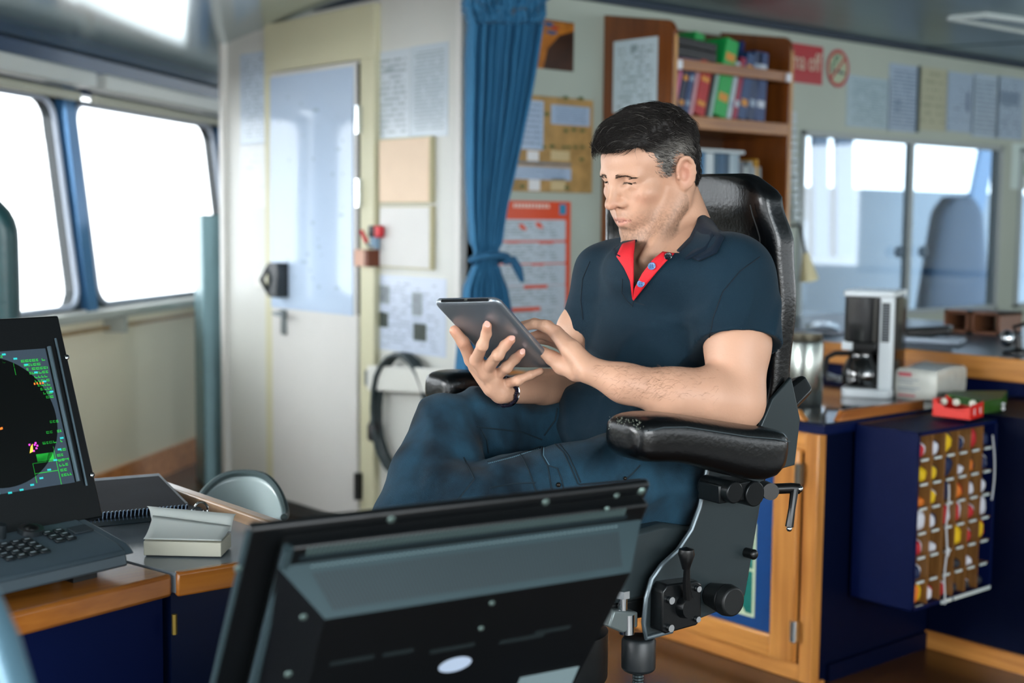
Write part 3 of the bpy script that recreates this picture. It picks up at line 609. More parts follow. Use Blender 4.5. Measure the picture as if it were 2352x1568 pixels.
# no smoking
a_=ony(1898,156,YB); b_=ony(1949,158,YB); c_=ony(1923,157,YB); rx_=(b_[0]-a_[0])/2; rz_=(ony(1923,113,YB)[2]-ony(1923,201,YB)[2])/2
t=thing('no_smoking_sign','round red and white no smoking sign right of the red sign','sign',(c_[0],YB,c_[2]-rz_))
R_=(rx_+rz_)/2
mb=MB(onwall(c_[0],c_[2],.003)); n=40; mb.add([(rx_*math.cos(2*math.pi*k/n),rz_*math.sin(2*math.pi*k/n),0) for k in range(n)],[tuple(range(n))]); mb.build('disc',mat('sign_pale','#aab89a',.45),t)
def ringp(mb,r0,r1,zz=.002):
    vs=[(rr/1*rx_*math.cos(2*math.pi*k/n),rr*rz_*math.sin(2*math.pi*k/n),zz) for rr in (r0,r1) for k in range(n)]
    mb.add(vs,[(k,(k+1)%n,n+(k+1)%n,n+k)[::-1] for k in range(n)])
mb=MB(onwall(c_[0],c_[2],.003)); ringp(mb,.8,1.0); q=np.array([.72,.69]); p=np.array([-.69,.72])*.09
mb.add([(rx_*(q*s1+p*s2)[0]*.86,rz_*(q*s1+p*s2)[1]*.86,.003) for s1,s2 in ((-1,-1),(1,-1),(1,1),(-1,1))],[(0,1,2,3)]); mb.build('red_ring',mat('sign_ring','#a82430',.4),t)
mb=MB(onwall(c_[0],c_[2],.0035)); mb.add([(rx_*x_,rz_*y_,.001) for x_,y_ in ((.0,-.25),(.62,-.3),(.62,-.16),(.0,-.1))],[(0,1,2,3)]); mb.add([(rx_*x_,rz_*y_,.001) for x_,y_ in ((-.6,.0),(-.45,-.02),(-.35,-.28),(-.5,-.28))],[(3,2,1,0)]); mb.build('cigarette_mark',mat('mark_dark','#2a4650',.4),t)
mb=MB(onwall(c_[0],c_[2],.0035)); mb.tube([(rx_*x_,rz_*y_,.001) for x_,y_ in ((-.45,.0),(-.5,.2),(-.2,.3),(-.3,.55),(0,.65),(.05,.5))],.006,6); mb.build('smoke_mark',mat('mark_green','#4c7a68',.4),t)
# papers row to the right
PD=paper_mat('sheet_r1','#9db4bf','#6c8a90',20,.55,.25); PE=paper_mat('sheet_r2','#9db1c6','#63788e',18,.6,.2,[(.2,.38,.42,.45),(.2,.28,.4,.33)]); PF=paper_mat('sheet_r3','#a8ab92','#878c74',8,.5,.4)
for px,m,l in (((1946,171,2040,298),PD,'pale green-blue printed chart sheet above the left window pane'),((2043,144,2106,305),PE,'tall blue sheet with a small dark emblem, right of the chart sheet'),((2113,152,2172,303),PF,'cream faded sheet between two blue ones above the window'),((2176,163,2233,306),paper_mat('sheet_r4','#9eb3c8','#5a6a84',16,.4,.2,[(.72,.35,.84,.7)]),'blue sheet with a dark vertical bar, right of the cream sheet'),((2236,167,2290,318),paper_mat('sheet_r5','#a6bacb','#6c8096',14,.6,.2),'wide blue printed sheet near the right edge, left half'),((2292,173,2348,322),paper_mat('sheet_r6','#9fb4c8','#6c8096',12,.5,.2,[(.1,.55,.8,.75)]),'blue printed sheet with a dark block at the far right edge')):
    sheet('wall_sheet',l,'notice','y',YB,px,m,group='sheets above the partition window')
mb=MB(); q=ony(2109,152,YB); q2=ony(2109,305,YB); mb.bx(q[0]-.006,q[0]+.012,YB-.012,YB,q2[2],q[2]); tag(mb.build('binding_strip',mat('strip_dark','#33403f',.4)),'thin dark vertical strip between the tall blue sheet and the cream sheet','strip')
sheet('window_sheet','white sheet with a green mark on the post at the right edge','notice','y',YB,(2325,328,2400,437),paper_mat('sheet_g','#c9dcd8','#5c9a6c',5,.3,.3,[(.35,.3,.7,.6)]))
# binder chain (white clips hanging)
t=thing('clip_strip','hanging strip of small white clips right of the bookcase','clip strip',ony(1823,600,YB-.03))
for k in range(15):
    q=ony(1820+.6*k,262+k*17,YB-.03); mb=MB(); mb.box(tuple(q),(.05,.012,.026),ry=8*(-1)**k); mb.build('clip',mat('clip_pale','#b7c6cc',.3),t,bevel=.004)
mb=MB(); mb.tube([ony(1820,255,YB-.02),ony(1830,520,YB-.02)],.003,6); mb.build('cord',GREY,t)
# hanging lamp
t=thing('reading_lamp','small cream reading lamp hanging from a bent black arm behind the chair','lamp',ony(1845,520,3.2))
pp=[ony(u,v,3.55) for u,v in ((1800,522),(1822,518),(1838,518),(1842,540),(1850,582))]
mb=MB(); mb.tube(pp,.006,8); mb.build('arm',BLACK,t)
mb=MB(); q0,q1=ony(1850,580,3.55),ony(1858,642,3.55); mb.tube([q0,q0*.8+q1*.2,q1],[.013,.018,.041],16); mb.build('lamp_shade',mat('lamp_cream','#cfc79c',.45),t)
# ================= COUNTER WITH COFFEE MACHINE =================
CZ=.745; CX=3.07; CY=2.262; PXX=3.62; LX=4.10
top_m=mat('counter_dark_laminate','#141d31',.08,spec=.6,var=.1)
t=thing('base_cabinet','oak framed base cabinet with blue door panel and dark worktop, behind the chair','cabinet',(3.5,2.9,0))
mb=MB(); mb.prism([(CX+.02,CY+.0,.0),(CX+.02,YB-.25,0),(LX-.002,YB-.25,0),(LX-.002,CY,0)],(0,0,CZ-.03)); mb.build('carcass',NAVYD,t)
mb=MB(); mb.bx(CX,LX-.002,CY-.005,YB-.25,CZ-.028,CZ); mb.build('worktop',top_m,t,bevel=.002)
mb=MB(); mb.bx(CX-.006,CX,CY-.01,YB-.25,CZ-.03,CZ-.006); mb.bx(CX-.006,PXX,CY-.012,CY-.005,CZ-.03,CZ-.004); mb.build('worktop_edge',NAVY,t)
# fiddle rails with mitred gap
mb=MB(); mb.prism([(CX+.0,CY+.06,CZ-.002),(CX+.0,CY+1.38,CZ-.002),(CX+.0,CY+1.38,CZ+.028),(CX+.0,CY+.09,CZ+.028)],(.022,0,0)); mb.build('edge_rail',OAKY,t,bevel=.003)
mb=MB(); mb.prism([(CX+.075,CY,CZ-.002),(PXX-.05,CY,CZ-.002),(PXX-.05,CY,CZ+.028),(CX+.1,CY,CZ+.028)],(0,.022,0)); mb.build('edge_rail',OAKX,t,bevel=.003)
# front frame (plane x=CX)
fx=CX-.004
mb=MB(); mb.bx(fx-.012,CX+.02,CY-.0,CY+.048,0,CZ-.03); mb.build('frame_stile',OAK,t,bevel=.003)
mb=MB(); mb.bx(fx-.01,CX+.02,CY+.048,YB-.25,CZ-.09,CZ-.03); mb.bx(fx-.01,CX+.02,CY+.048,YB-.25,0.0,.052); mb.build('frame_rail',OAKY,t,bevel=.003)
mb=MB(); mb.bx(fx-.01,CX+.02,CY+.82,CY+.9,0.05,CZ-.09); mb.build('frame_stile',OAK,t,bevel=.003)
# door
DY0,DY1,DZ0,DZ1=CY+.052,CY+.80,.055,CZ-.075
dx0,dx1=fx-.034,fx-.01
for (a0,a1,b0,b1,m) in ((DY0,DY0+.085,DZ0,DZ1,OAK),(DY1-.07,DY1,DZ0,DZ1,OAK),(DY0+.085,DY1-.07,DZ0,DZ0+.065,OAKY),(DY0+.085,DY1-.07,DZ1-.065,DZ1,OAKY)):
    mb=MB(); mb.bx(dx0,dx1,a0,a1,b0,b1); mb.build('door_frame',m,t,bevel=.005)
mb=MB(); mb.bx(dx0+.01,dx1,DY0+.08,DY1-.065,DZ0+.06,DZ1-.06); pan=mb.build('door_panel',mat('door_panel_blue','#0d3f78',.35),t)
for z in (.15,.60):
    mb=MB(); mb.bx(dx0-.003,dx0+.012,DY0-.012,DY0+.008,z-.03,z+.03); mb.tube([(dx0-.005,DY0-.004,z-.03),(dx0-.005,DY0-.004,z+.03)],.006,8); mb.build('hinge',mat('hinge_brass','#7d7a70',.3,metal=.8) if z>.3 else CHROME,t)
mb=MB(); mb.bx(CX-.0,CX+.03,CY-.01,YB-.25,0,.01); mb.build('plinth',OAKY,t)
# green sign on door panel
gx=dx0+.0095
g=[onx(u,v,gx) for u,v in ((1640,1190),(1738,1203),(1728,1417),(1650,1388))]
gy0,gy1=g[1][1],g[1][1]+.30; gz0,gz1=onx(1728,1417,gx)[2],onx(1738,1203,gx)[2]
t2=thing('safety_sign','green safety sign with cream border and figure stuck on the blue cabinet door','sign',(gx,(gy0+gy1)/2,gz0))
mb=MB(); mb.bx(gx-.0015,gx,gy0,gy1,gz0,gz1); mb.build('plate',mat('sign_cream2','#c9d8b4',.4),t2)
zm=(gz0+gz1)/2+.0
for (b0,b1) in ((gz0+.009,zm-.004),(zm+.004,gz1-.009)):
    mb=MB(); mb.bx(gx-.002,gx-.0015,gy0+.008,gy1-.008,b0,b1); mb.build('green_field',mat('sign_green','#0f6b62',.4),t2)
mb=MB(); 
for (y0_,z0_,y1_,z1_,wd) in ((.10,.16,.05,.08,.012),(.05,.08,.035,.03,.012),(.10,.16,.15,.09,.012),(.12,.62,.05,.78,.012),(.05,.78,.04,.9,.01),(.14,.65,.2,.8,.012)):
    A=np.array([gx-.0025,gy0+y0_,gz0+z0_*(gz1-gz0)*1]); B=np.array([gx-.0025,gy0+y1_,gz0+z1_*(gz1-gz0)]); d=B-A; d/=np.linalg.norm(d); nn=np.cross(d,[1,0,0])*wd; mb.add([A-nn*.6,B-nn*.3,B+nn*.3,A+nn*.6],[(0,1,2,3)])
mb.ell((gx-.002,gy0+.1,gz0+(gz1-gz0)*.56),(.0006,.012,.014),10); mb.build('figure',mat('sign_cream2','',.4),t2)
# chart table behind ledge
t=thing('chart_table','long raised chart table with oak front edge behind the coffee machine','table',(4.5,2.5,0))
mb=MB(); mb.bx(LX+.003,5.4,.6,YB-.003,0,.83); mb.build('carcass',NAVY,t)
mb=MB(); mb.bx(LX-.002,5.42,.6,YB-.003,.83,.866); mb.build('table_top',mat('chart_top','#4c5a6a',.3),t)
mb=MB(); mb.bx(LX-.03,LX-.003,.6,YB-.003,CZ+.045,.868); mb.build('front_edge',OAKY,t,bevel=.006)
# right-hand cabinet turning towards camera
t=thing('side_cabinet','navy cabinet with oak corner post right of the flag rack','cabinet',(3.85,1.6,0))
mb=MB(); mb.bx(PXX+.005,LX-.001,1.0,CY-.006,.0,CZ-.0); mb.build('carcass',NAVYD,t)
mb=MB(); mb.bx(PXX-.006,PXX+.012,1.0,1.90,.0,CZ-.04); mb.build('corner_post',OAK,t,bevel=.003)
mb=MB(); mb.bx(PXX-.006,PXX+.02,1.9,CY-.004,0,.055); mb.build('plinth',OAKY,t)
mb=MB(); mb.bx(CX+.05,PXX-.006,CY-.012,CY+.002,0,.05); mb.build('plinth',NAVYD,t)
# coffee maker ------------------------------------------------------------
t=thing('coffee_maker','black and white filter coffee maker with full glass jug on the dark worktop','coffee maker',(3.72,2.56,CZ),rz=0)
ang=-20
Mc=T((3.625,2.60,CZ),rz=ang-90+ (0))   # local x along front (towards camera right), y = depth inwards, z up
Mc=TA((3.625,2.60,CZ),(math.sin(math.radians(22)),-math.cos(math.radians(22)),0),(math.cos(math.radians(22)),math.sin(math.radians(22)),0),(0,0,1))
cw=mat('appliance_white','#d5dde0',.3); cb=mat('appliance_black','#07080a',.18,coat=.2)
def rr(x0,x1,y0,y1,r,z,n=5):
    o=[]
    for cx,cy,a0 in ((x1-r,y1-r,0),(x0+r,y1-r,90),(x0+r,y0+r,180),(x1-r,y0+r,270)):
        for k in range(n+1): an=math.radians(a0+90*k/n); o.append((cx+r*math.cos(an),cy+r*math.sin(an),z))
    return o
CW,CDp=.155,.20
mb=MB(Mc); mb.prism(rr(-.005,CW+.0,-.02,CDp,.035,0),(0,0,.028)); mb.build('base',cw,t,bevel=.004)
mb=MB(Mc); mb.prism(rr(CW-.045,CW,.0,.035,.01,.028),(0,0,.325-.028)); mb.build('column_front',cw,t,bevel=.004)
mb=MB(Mc); mb.prism(rr(CW-.05,CW+.003,.034,CDp,.01,.0),(0,0,.321)); mb.build('water_tank',cb,t,bevel=.004)
mb=MB(Mc); mb.prism(rr(.01,CW-.01,.11,CDp,.02,.028),(0,0,.28)); mb.build('rear_body',cb,t,bevel=.004)
mb=MB(Mc); mb.prism(rr(.0,CW-.042,-.012,.11,.02,.175),(0,0,.15)); mb.build('filter_basket',cb,t,bevel=.004)
mb=MB(Mc); mb.prism(rr(-.004,CW+.004,-.014,CDp,.02,.322),(0,0,.02)); mb.build('lid',cw,t,bevel=.005)
mb=MB(Mc); 
for z in np.linspace(.185,.295,14): mb.bx(CW-.035,CW-.012,-.001,.001,z,z+.003)
mb.build('level_scale',mat('scale_grey','#6c757a',.4),t)
mb=MB(Mc); mb.bx(CW-.036,CW-.010,-.0008,.0,.18,.305); mb.build('scale_panel',mat('panel_dark','#1d2226',.3),t)
mb=MB(Mc); mb.bx(-.004,.03,-.01,.03,.15,.178); mb.build('basket_lug',cw,t,bevel=.003)
mb=MB(Mc); mb.bx(.02,CW-.05,.0,.1,.15,.176); mb.build('drip_valve',BLACK,t,bevel=.003)
jug=mat('coffee_glass','#050302',.05,coat=1,spec=.7)
mb=MB(Mc); mb.lathe([(.045,.03),(.062,.035),(.066,.06),(.064,.085),(.05,.115),(.042,.13),(.043,.14)],(.052,.05,0),32); mb.build('jug',jug,t)
mb=MB(Mc); mb.lathe([(.045,.138),(.046,.148),(.02,.156),(.0,.158)],(.052,.05,0),24); mb.build('jug_lid',BLACK,t)
mb=MB(Mc); mb.tube([(.01,.04,.135),(-.03,.02,.135),(-.055,.01,.12),(-.06,.01,.07),(-.052,.012,.05),(-.015,.03,.052)],[.008,.009,.009,.008,.007,.005],10); mb.build('jug_handle',BLACK,t)
# thermos
t=thing('thermos_flask','brushed steel flask standing on the worktop behind the chair back','flask',onz(1848,932,CZ))
q=onz(1846,930,CZ); mb=MB(); mb.lathe([(.052,0),(.055,.006),(.055,.19),(.05,.2)],q,32); mb.build('body',mat('steel_brushed','#8d918c',.25,metal=.95,var=.15,vscale=4),t)
mb=MB(); mb.lathe([(.05,.199),(.052,.205),(.052,.222),(.0,.224)],q,32); mb.build('lid',mat('steel_lid','#6a6658',.3,metal=.8),t)
t=thing('power_lead','white power lead lying on the worktop left of the coffee maker','cable',onz(1900,860,CZ)); mb=MB(); pts=[onz(u,v,CZ+.006) for u,v in ((1878,845),(1900,857),(1925,866),(1950,868))]; mb.tube(pts,.005,8); mb.build('lead',mat('lead_white','#a9b6bd',.4),t)
# filter pack box
q0=onz(2057,912,CZ); q1=onz(2150,922,CZ); q2=onz(2215,903,CZ)
ex=(q1-q0); ey=np.array([-ex[1],ex[0],0]);ey/=np.linalg.norm(ey); 
if ey@FW<0: ey=-ey
t=thing('filter_box','crumpled white pack with red print beside the coffee maker','box',tuple((q0+q2)/2))
h=.095; hh=[q0,q1,q2,q0+(q2-q1)]
mb=MB(); vs=[]; NU=8
b_=[np.array(p) for p in hh]; c0=sum(b_)/4
def fn(a,b):
    k=a*4; i=int(k)%4; f=k-int(k); p=b_[i]*(1-f)+b_[(i+1)%4]*f; 
    bulge=1+.05*math.sin(math.pi*b)+.02*noise.noise(Vector((a*9,b*6,1))); 
    if b>.93: bulge-=.06
    return c0+(p-c0)*bulge+UPV*(h*b+.006*noise.noise(Vector((a*7,b*3,4))))
mb.grid(fn,32,10,True); n0=len(mb.v); mb.add([c0+(fn(k/32,1)-c0)*1 for k in range(32)]+[c0+UPV*(h*1.04)],[(k,(k+1)%32,32) for k in range(32)])
mb.build('pack',mat('pack_white','#cdcfc6',.35,var=.12,vscale=25),t,ang=50)
e1=ex/np.linalg.norm(ex); nF=-ey
mb=MB(); o=q0+nF*.009+e1*.012+UPV*.072; mb.quad(o,o+e1*.045,o+e1*.045+UPV*.012,o+UPV*.012)
o=q0+nF*.009+e1*.012+UPV*.008; mb.quad(o,o+e1*.06,o+e1*.06+UPV*.006,o+UPV*.006); mb.build('red_print',mat('pack_red','#b8505a',.4),t)
mb=MB()
for k,(z,l) in enumerate(((.06,.07),(.05,.05),(.034,.075),(.026,.06))): o=q0+nF*.0085+e1*.012+UPV*z; mb.quad(o,o+e1*l,o+e1*l+UPV*.004,o+UPV*.004)
mb.build('grey_print',mat('pack_grey','#8b949c',.4),t)
# flag rack ------------------------------------------------------------
RX0,RX1,RY,RZ0,RZ1=3.205,3.615,2.045,.235,.735
t=thing('flag_rack','navy pigeonhole rack of small flags hung on the cabinet side','flag rack',((RX0+RX1)/2,2.15,RZ0))
mb=MB()
for (a0,a1,b0,b1) in ((RX0,RX0+.012,RZ0,RZ1),(RX1-.008,RX1,RZ0,RZ1),(RX0,RX1,RZ1-.012,RZ1),(RX0,RX1,RZ0,RZ0+.01)): mb.bx(a0,a1,RY,CY-.013,b0,b1)
mb.build('case',NAVY,t,bevel=.002)
mb=MB(); mb.bx(RX0+.01,RX1-.005,CY-.03,CY-.014,RZ0,RZ1); mb.build('back_board',mat('rack_back','#8a6434',.6),t)
cols,rows=6,7
xs=np.linspace(RX0+.012,RX1-.008,cols+1); zs=np.linspace(RZ0+.008,RZ1-.012,rows+1)
wm=wood('rack_wood','#94693a','#7a522a',2)
for x in xs[1:-1]:
    mb=MB(); mb.bx(x-.002,x+.002,RY+.004,CY-.03,RZ0+.01,RZ1-.012); mb.build('divider',wm,t)
for z in zs[1:-1]:
    mb=MB(); mb.bx(RX0+.012,RX1-.008,RY+.008,CY-.03,z-.0015,z+.0015); mb.build('divider',wm,t)
lm=mat('rack_label','#c3cfce',.4)
for i in range(cols):
    for j in range(rows):
        if j==0 and i>=1: continue
        mb=MB(); xm=(xs[i]+xs[i+1])/2; mb.bx(xm-.019,xm+.015,RY+.003,RY+.006,zs[j]-.0035,zs[j]+.0035); mb.build('cell_label',lm,t)
mb=MB(); mb.bx(xs[3],xs[6],RY-.003,RY,RZ0-.002,RZ0+.008); mb.bx(xs[2],xs[3]-.01,RY-.003,RY,RZ0-.002,RZ0+.008); mb.build('bottom_label',lm,t)
FC={'r':'#b0202a','w':'#c9ccd6','y':'#d9b410','b':'#16264a','o':'#d0701e','n':'#20242c'}
flags={(0,6):'rw',(1,6):'wb',(2,6):'yb',(3,6):'bw',(4,6):'rr',(5,6):'bn',(0,5):'yy',(1,5):'yb',(2,5):'bb',(3,5):'ww',(4,5):'ob',(5,5):'bw',(0,4):'oo',(1,4):'yw',(2,4):'bb',(3,4):'or',(4,4):'wb',(5,4):'wn',(0,3):'ww',(1,3):'wb',(2,3):'rw',(3,3):'rw',(4,3):'rw',(5,3):'ww',(0,2):'rw',(1,2):'ww',(3,2):'yy',(4,2):'rw',(5,2):'yr',(3,1):'nn',(4,1):'ww',(0,0):'oy',(1,0):'wr',(2,0):'rw',(3,0):'nb',(4,0):'nw',(5,0):'nb',(0,1):'bw'}
cn={'r':'red','w':'white','y':'yellow','b':'navy','o':'orange','n':'black'}
ordc=['leftmost','second','third','fourth','fifth','rightmost']; ordr=['bottom','second lowest','third lowest','middle','third highest','second highest','top']
big={(2,5),(2,4),(4,6),(5,3),(0,3),(0,0),(3,2),(5,2),(2,6),(3,3),(2,3)}
for (i,j),c in flags.items():
    x0_,x1_,z0_,z1_=xs[i]+.004,xs[i+1]-.004,zs[j]+.002,zs[j+1]-.004
    s_=1. if (i,j) in big else .72; 
    if c in('ww','nn','nb','nw','oo') and (i,j) not in big: s_=.5
    cx,cz=(x0_+x1_)/2+rng.uniform(-.006,.006),z0_+(z1_-z0_)*s_/2
    lab='folded %s flag in the %s column, %s row of the rack'%(cn[c[0]] if c[0]==c[1] else cn[c[0]]+' and '+cn[c[1]],ordc[i],ordr[j])
    f=thing('signal_flag',lab,'flag',(cx,RY+.06,z0_),group='signal flags in the rack')
    rw,rh=(x1_-x0_)/2*min(1,s_+.1),(z1_-z0_)/2*s_
    for k,ch in enumerate(c if c[0]!=c[1] else c[0]):
        mb=MB(); off=(-.3 if k==0 else .35)*rw*(1 if len(set(c))>1 else 0); ww=rw*(.75 if len(set(c))>1 else .95)
        def fn(a,b,off=off,ww=ww,k=k):
            th=a*2*math.pi; ph=b*math.pi; nz=1+.25*noise.noise(Vector((3*math.cos(th)+i*5,3*math.sin(th)+j*7,b*4+k*9)))
            return (cx+off+ww*math.sin(ph)*math.cos(th)*nz,RY+.035+k*.008+.028*math.sin(ph)*math.sin(th)*nz,cz+rh*math.copysign(abs(math.cos(ph))**.7,math.cos(ph)))
        mb.grid(fn,20,10,True); mb.build('cloth_fold',mat('flag_'+ch,FC[ch],.7,var=.1),f,ang=60)
t=thing('hanging_cord','white cord with toggle hanging down the front of the flag rack','cord',(xs[2]+.01,RY-.01,RZ0))
p=[(xs[2]+.008+.004*math.sin(k*.9),RY-.006,zs[5]-.01-k*.0215) for k in range(17)]
mb=MB(); mb.tube(p,.003,6); mb.build('cord',mat('cord_white','#c4c8cc',.6),t); mb=MB(); mb.ell((p[9][0],RY-.008,p[9][2]),(.007,.006,.016),10); mb.build('knot',mat('cord_white','',.6),t)
t=thing('halyard','thin white halyard hanging down the right end of the flag rack','cord',(xs[6]-.015,RY-.01,zs[4]))
p=[(xs[6]-.03+.02*math.sin(k/12*2.6),RY-.006,zs[7]-.03-k*.016) for k in range(13)]; mb=MB(); mb.tube(p,.0025,6); mb.build('cord',mat('cord_white','',.6),t)
# red and green boxes on top
t=thing('red_box','open red cardboard box with cut down front on top of the flag rack','box',onz(2210,945,CZ))
def onbox(u,v): return onz(u,v,CZ+.0)
a_,b_,c_=onbox(2141,955),onbox(2228,965),onbox(2258,956); 
d_=a_+(c_-b_)
e1=(b_-a_); e2=(c_-b_); L1,L2=np.linalg.norm(e1),np.linalg.norm(e2); e1/=L1; e2/=L2
hb=.045; redm=mat('box_red','#d8281c',.4); th=np.cross(e1,[0,0,1]); 
mb=MB()
prof=[(0,0),(L1,0),(L1,hb*.85),(L1*.75,hb*.62),(L1*.35,hb*.62),(0,hb*1.15)]
mb.prism([a_+e1*x_+UPV*z_ for x_,z_ in prof],e2*.003); mb.prism([d_+e1*x_+UPV*z_ for x_,z_ in prof],-e2*.003)
mb.prism([b_,c_,c_+UPV*hb,b_+UPV*hb*.85],-e1*.003); mb.prism([a_,d_,d_+UPV*hb,a_+UPV*hb*1.15],e1*.003); mb.prism([a_,b_,c_,d_],UPV*.003); mb.build('carton',redm,t)
mb=MB()
for k in (.25,.7): o=b_+e2*L2*k+UPV*.012+e1*.001; mb.prism([o,o+e2*.006,o+e2*.006+UPV*.018,o+UPV*.018],e1*.001)
mb.build('white_print',PAPERW,t)
for k,(x_,y_) in enumerate(((.45,.5),(.85,.6),(.15,.4))):
    q=a_+e1*L1*x_+e2*L2*y_+UPV*.04; mb=MB(); mb.ell(q,(.011,.011,.011),12); mb.build('white_plug',mat('plug_white','#d8d8c8',.4),t)
t=thing('green_box','dark green box right of the red box on the rack top','box',onz(2290,935,CZ))
mb=MB(); mb.prism([onz(2258,950,CZ),onz(2300,943,CZ),onz(2312,925,CZ),onz(2190,925,CZ),onz(2170,932,CZ)],(0,0,.038)); mb.build('carton',mat('box_green','#2f5a1e',.4,var=.2,vscale=20),t)
mb=MB(); 
for v in (912,922): mb.ell(onz(2304,v+16,CZ+.02)+np.array([0,0,.0]),(.006,.006,.006),8)
mb.build('white_clip',PAPERW,t)
# things on the chart table
t=thing('paper_stack','dark folder and curled papers on the chart table behind the flask','papers',onz(1890,765,.867))
mb=MB(); mb.prism([onz(1800,760,.867),onz(1835,742,.867),onz(1945,742,.867),onz(1945,768,.867)],(0,0,.01)); mb.build('folder',mat('folder_grey','#3f4f62',.3),t)
def fn(a,b):
    p=onz(1850+80*a,762-16*b,.878); return p+UPV*(.02*math.sin(a*3.1))
mb=MB(); mb.grid(fn,14,6); mb.build('paper',mat('paper_bluegrey','#8fa0b4',.2),t,solid=.001)
t=thing('telephone_handset','black handset with white papers on the chart table right of the coffee maker','telephone',onz(2120,785,.867))
mb=MB(); q=onz(2130,788,.867); mb.box(q+[0.03,0,.012],(.12,.22,.02),rz=20); mb.build('papers',mat('papers_pale','#98a6b4',.35),t,bevel=.004)
mb=MB(); mb.box(q+[0.02,0.03,.04],(.09,.2,.035),rz=20,rx=-6); mb.build('handset',BLACK,t,bevel=.012)
for (u0,u1,lab) in ((2172,2228,'small brown wooden frame lying low on the chart table, left of its pair'),(2234,2300,'small brown wooden framed tray at the right on the chart table')):
    A=onx(u0,800,4.9); B=onx(u1,800,4.9); z=.867; t=thing('wooden_tray',lab,'tray',(4.9,(A[1]+B[1])/2,z))
    mb=MB()
    y0_,y1_=B[1],A[1]
    for (a0,a1,b0,b1) in ((y0_,y0_+.012,z,z+.09),(y1_-.012,y1_,z,z+.09),(y0_,y1_,z+.078,z+.09),(y0_,y1_,z,z+.012)): mb.bx(4.88,5.05,a0,a1,b0,b1)
    mb.build('frame',mat('tray_brown','#6a4128',.4),t); mb=MB(); mb.bx(5.04,5.05,y0_+.01,y1_-.01,z+.01,z+.08); mb.build('back',mat('tray_grey','#8a8070',.5),t)
t=thing('desk_gadget','small chrome and black instrument on a bent stand at the right edge','instrument',onz(2335,800,.867))
q=onz(2338,812,.867); mb=MB(); mb.lathe([(.05,0),(.05,.01),(.012,.02),(.01,.06)],q,20); mb.tube([q+[0,0,.05],q+[0,.02,.09],q+[.02,-.04,.11]],.007,8); mb.build('stand',BLACK,t)
mb=MB(); mb.ell(q+[-.02,.03,.05],(.025,.025,.03),14); mb.build('knob',CHROME,t)
# ================= FOREGROUND CONSOLES =================
DZ=.78
J=onz(397,1317,DZ)
hd=np.array([math.cos(math.radians(12)),math.sin(math.radians(12)),0])   # left console direction
hp=np.array([-hd[1],hd[0],0])
desk_top=mat('desk_grey_laminate','#77818a',.2,spec=.6,var=.05)
oakdesk=wood('oak_desk','#b5702c','#935421',0,rough=.15)
# left console
t=thing('radar_console','navy console with glossy oak top carrying the radar screen at the left','console',(J[0]-.6,J[1]+.2,0))
A0=J-hd*2.2
mb=MB(); mb.prism([A0+hp*.0,J,J+hp*.75,A0+hp*.75],(0,0,-.035)); mb.build('oak_top',oakdesk,t,bevel=.006)
mb=MB(); b0=A0+hp*.02;b1=J+hp*.02-hd*.004; mb.prism([[*b0[:2],0],[*b1[:2],0],[*(b1+hp*.7)[:2],0],[*(b0+hp*.7)[:2],0]],(0,0,DZ-.036)); mb.build('carcass',NAVY,t)
# right section of the console (parallel to wall)
t=thing('chart_desk','navy desk with grey laminate top and raised oak edge beside the radar console','desk',(1.0,2.2,0))
K0=np.array([1.135,J[1]-.012,DZ]); Y1=2.41
mb=MB(); mb.prism([J+[.004,0,0],K0,[K0[0],Y1,DZ],(J+hp*.8)+[.004,0,0]],(0,0,-.03)); mb.build('desk_top',desk_top,t)
mb=MB(); mb.prism([J+[.004,-.006,.001],K0+[0,-.006,.001],K0+[0,.012,.001],J+[.006,.012,.001]],(0,0,-.036)); mb.build('oak_edge',oakdesk,t,bevel=.004)
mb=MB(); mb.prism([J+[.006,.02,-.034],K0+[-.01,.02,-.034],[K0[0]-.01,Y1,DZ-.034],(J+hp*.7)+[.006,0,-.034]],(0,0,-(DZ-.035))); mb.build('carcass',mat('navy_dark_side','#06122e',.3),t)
mb=MB(); mb.bx(K0[0]-.012,K0[0]+.012,K0[1],Y1,DZ-.03,DZ+.019); mb.build('raised_edge',wood('oak_pale','#b99a80','#a08060',1),t,bevel=.004)
q=J+[.0,-.003,-.06]; mb=MB(); mb.tube([q,q-[0,0,.03]],.004,6); mb.build('hook',mat('brass','#a89048',.3,metal=.8),t)
# radar monitor
hx=CD(math.sin(math.radians(39.9)),math.cos(math.radians(39.9)),0); bk_=CD(-math.cos(math.radians(39.9)),math.sin(math.radians(39.9)),0)
BR=U(238,1187,2.1); up=UPV*math.cos(math.radians(20.7))+bk_*math.sin(math.radians(20.7)); nrm=np.cross(hx,up)
MM=TA(BR,hx,up,nrm)     # local: x right (origin at bottom-right), y up the face, z out towards viewer
base=onz(150,1250,DZ)
t=thing('radar_display','black framed radar screen tilted back on the left console','display',tuple(BR+hx*-.2+bk_*.06-UPV*(BR[2]-DZ)))
Wm,Hm=.47,.335
bez=mat('bezel_black','#101315',.3,var=.15)
mb=MB(MM); mb.bx(-Wm,0,0,Hm,-.03,0); mb.build('bezel',bez,t,bevel=.003)
mb=MB(MM); mb.bx(-Wm+.03,-.03,.03,Hm-.03,-.12,-.03); mb.build('housing',BLACK,t,bevel=.01)
mb=MB(MM); mb.bx(-Wm+.06,-.06,-.06,.06,-.1,-.05); mb.build('foot',BLACK,t,bevel=.01)
def MMpx(u,v): 
    p=onp(u,v,BR,nrm)-BR; return p@hx,p@up
s_tr=MMpx(106,802); s_br=MMpx(168,1108)
sx1=(s_tr[0]+s_br[0])/2; sy0=MMpx(168,1108)[1]; sy1=MMpx(106,800)[1]; sx0=sx1-.36
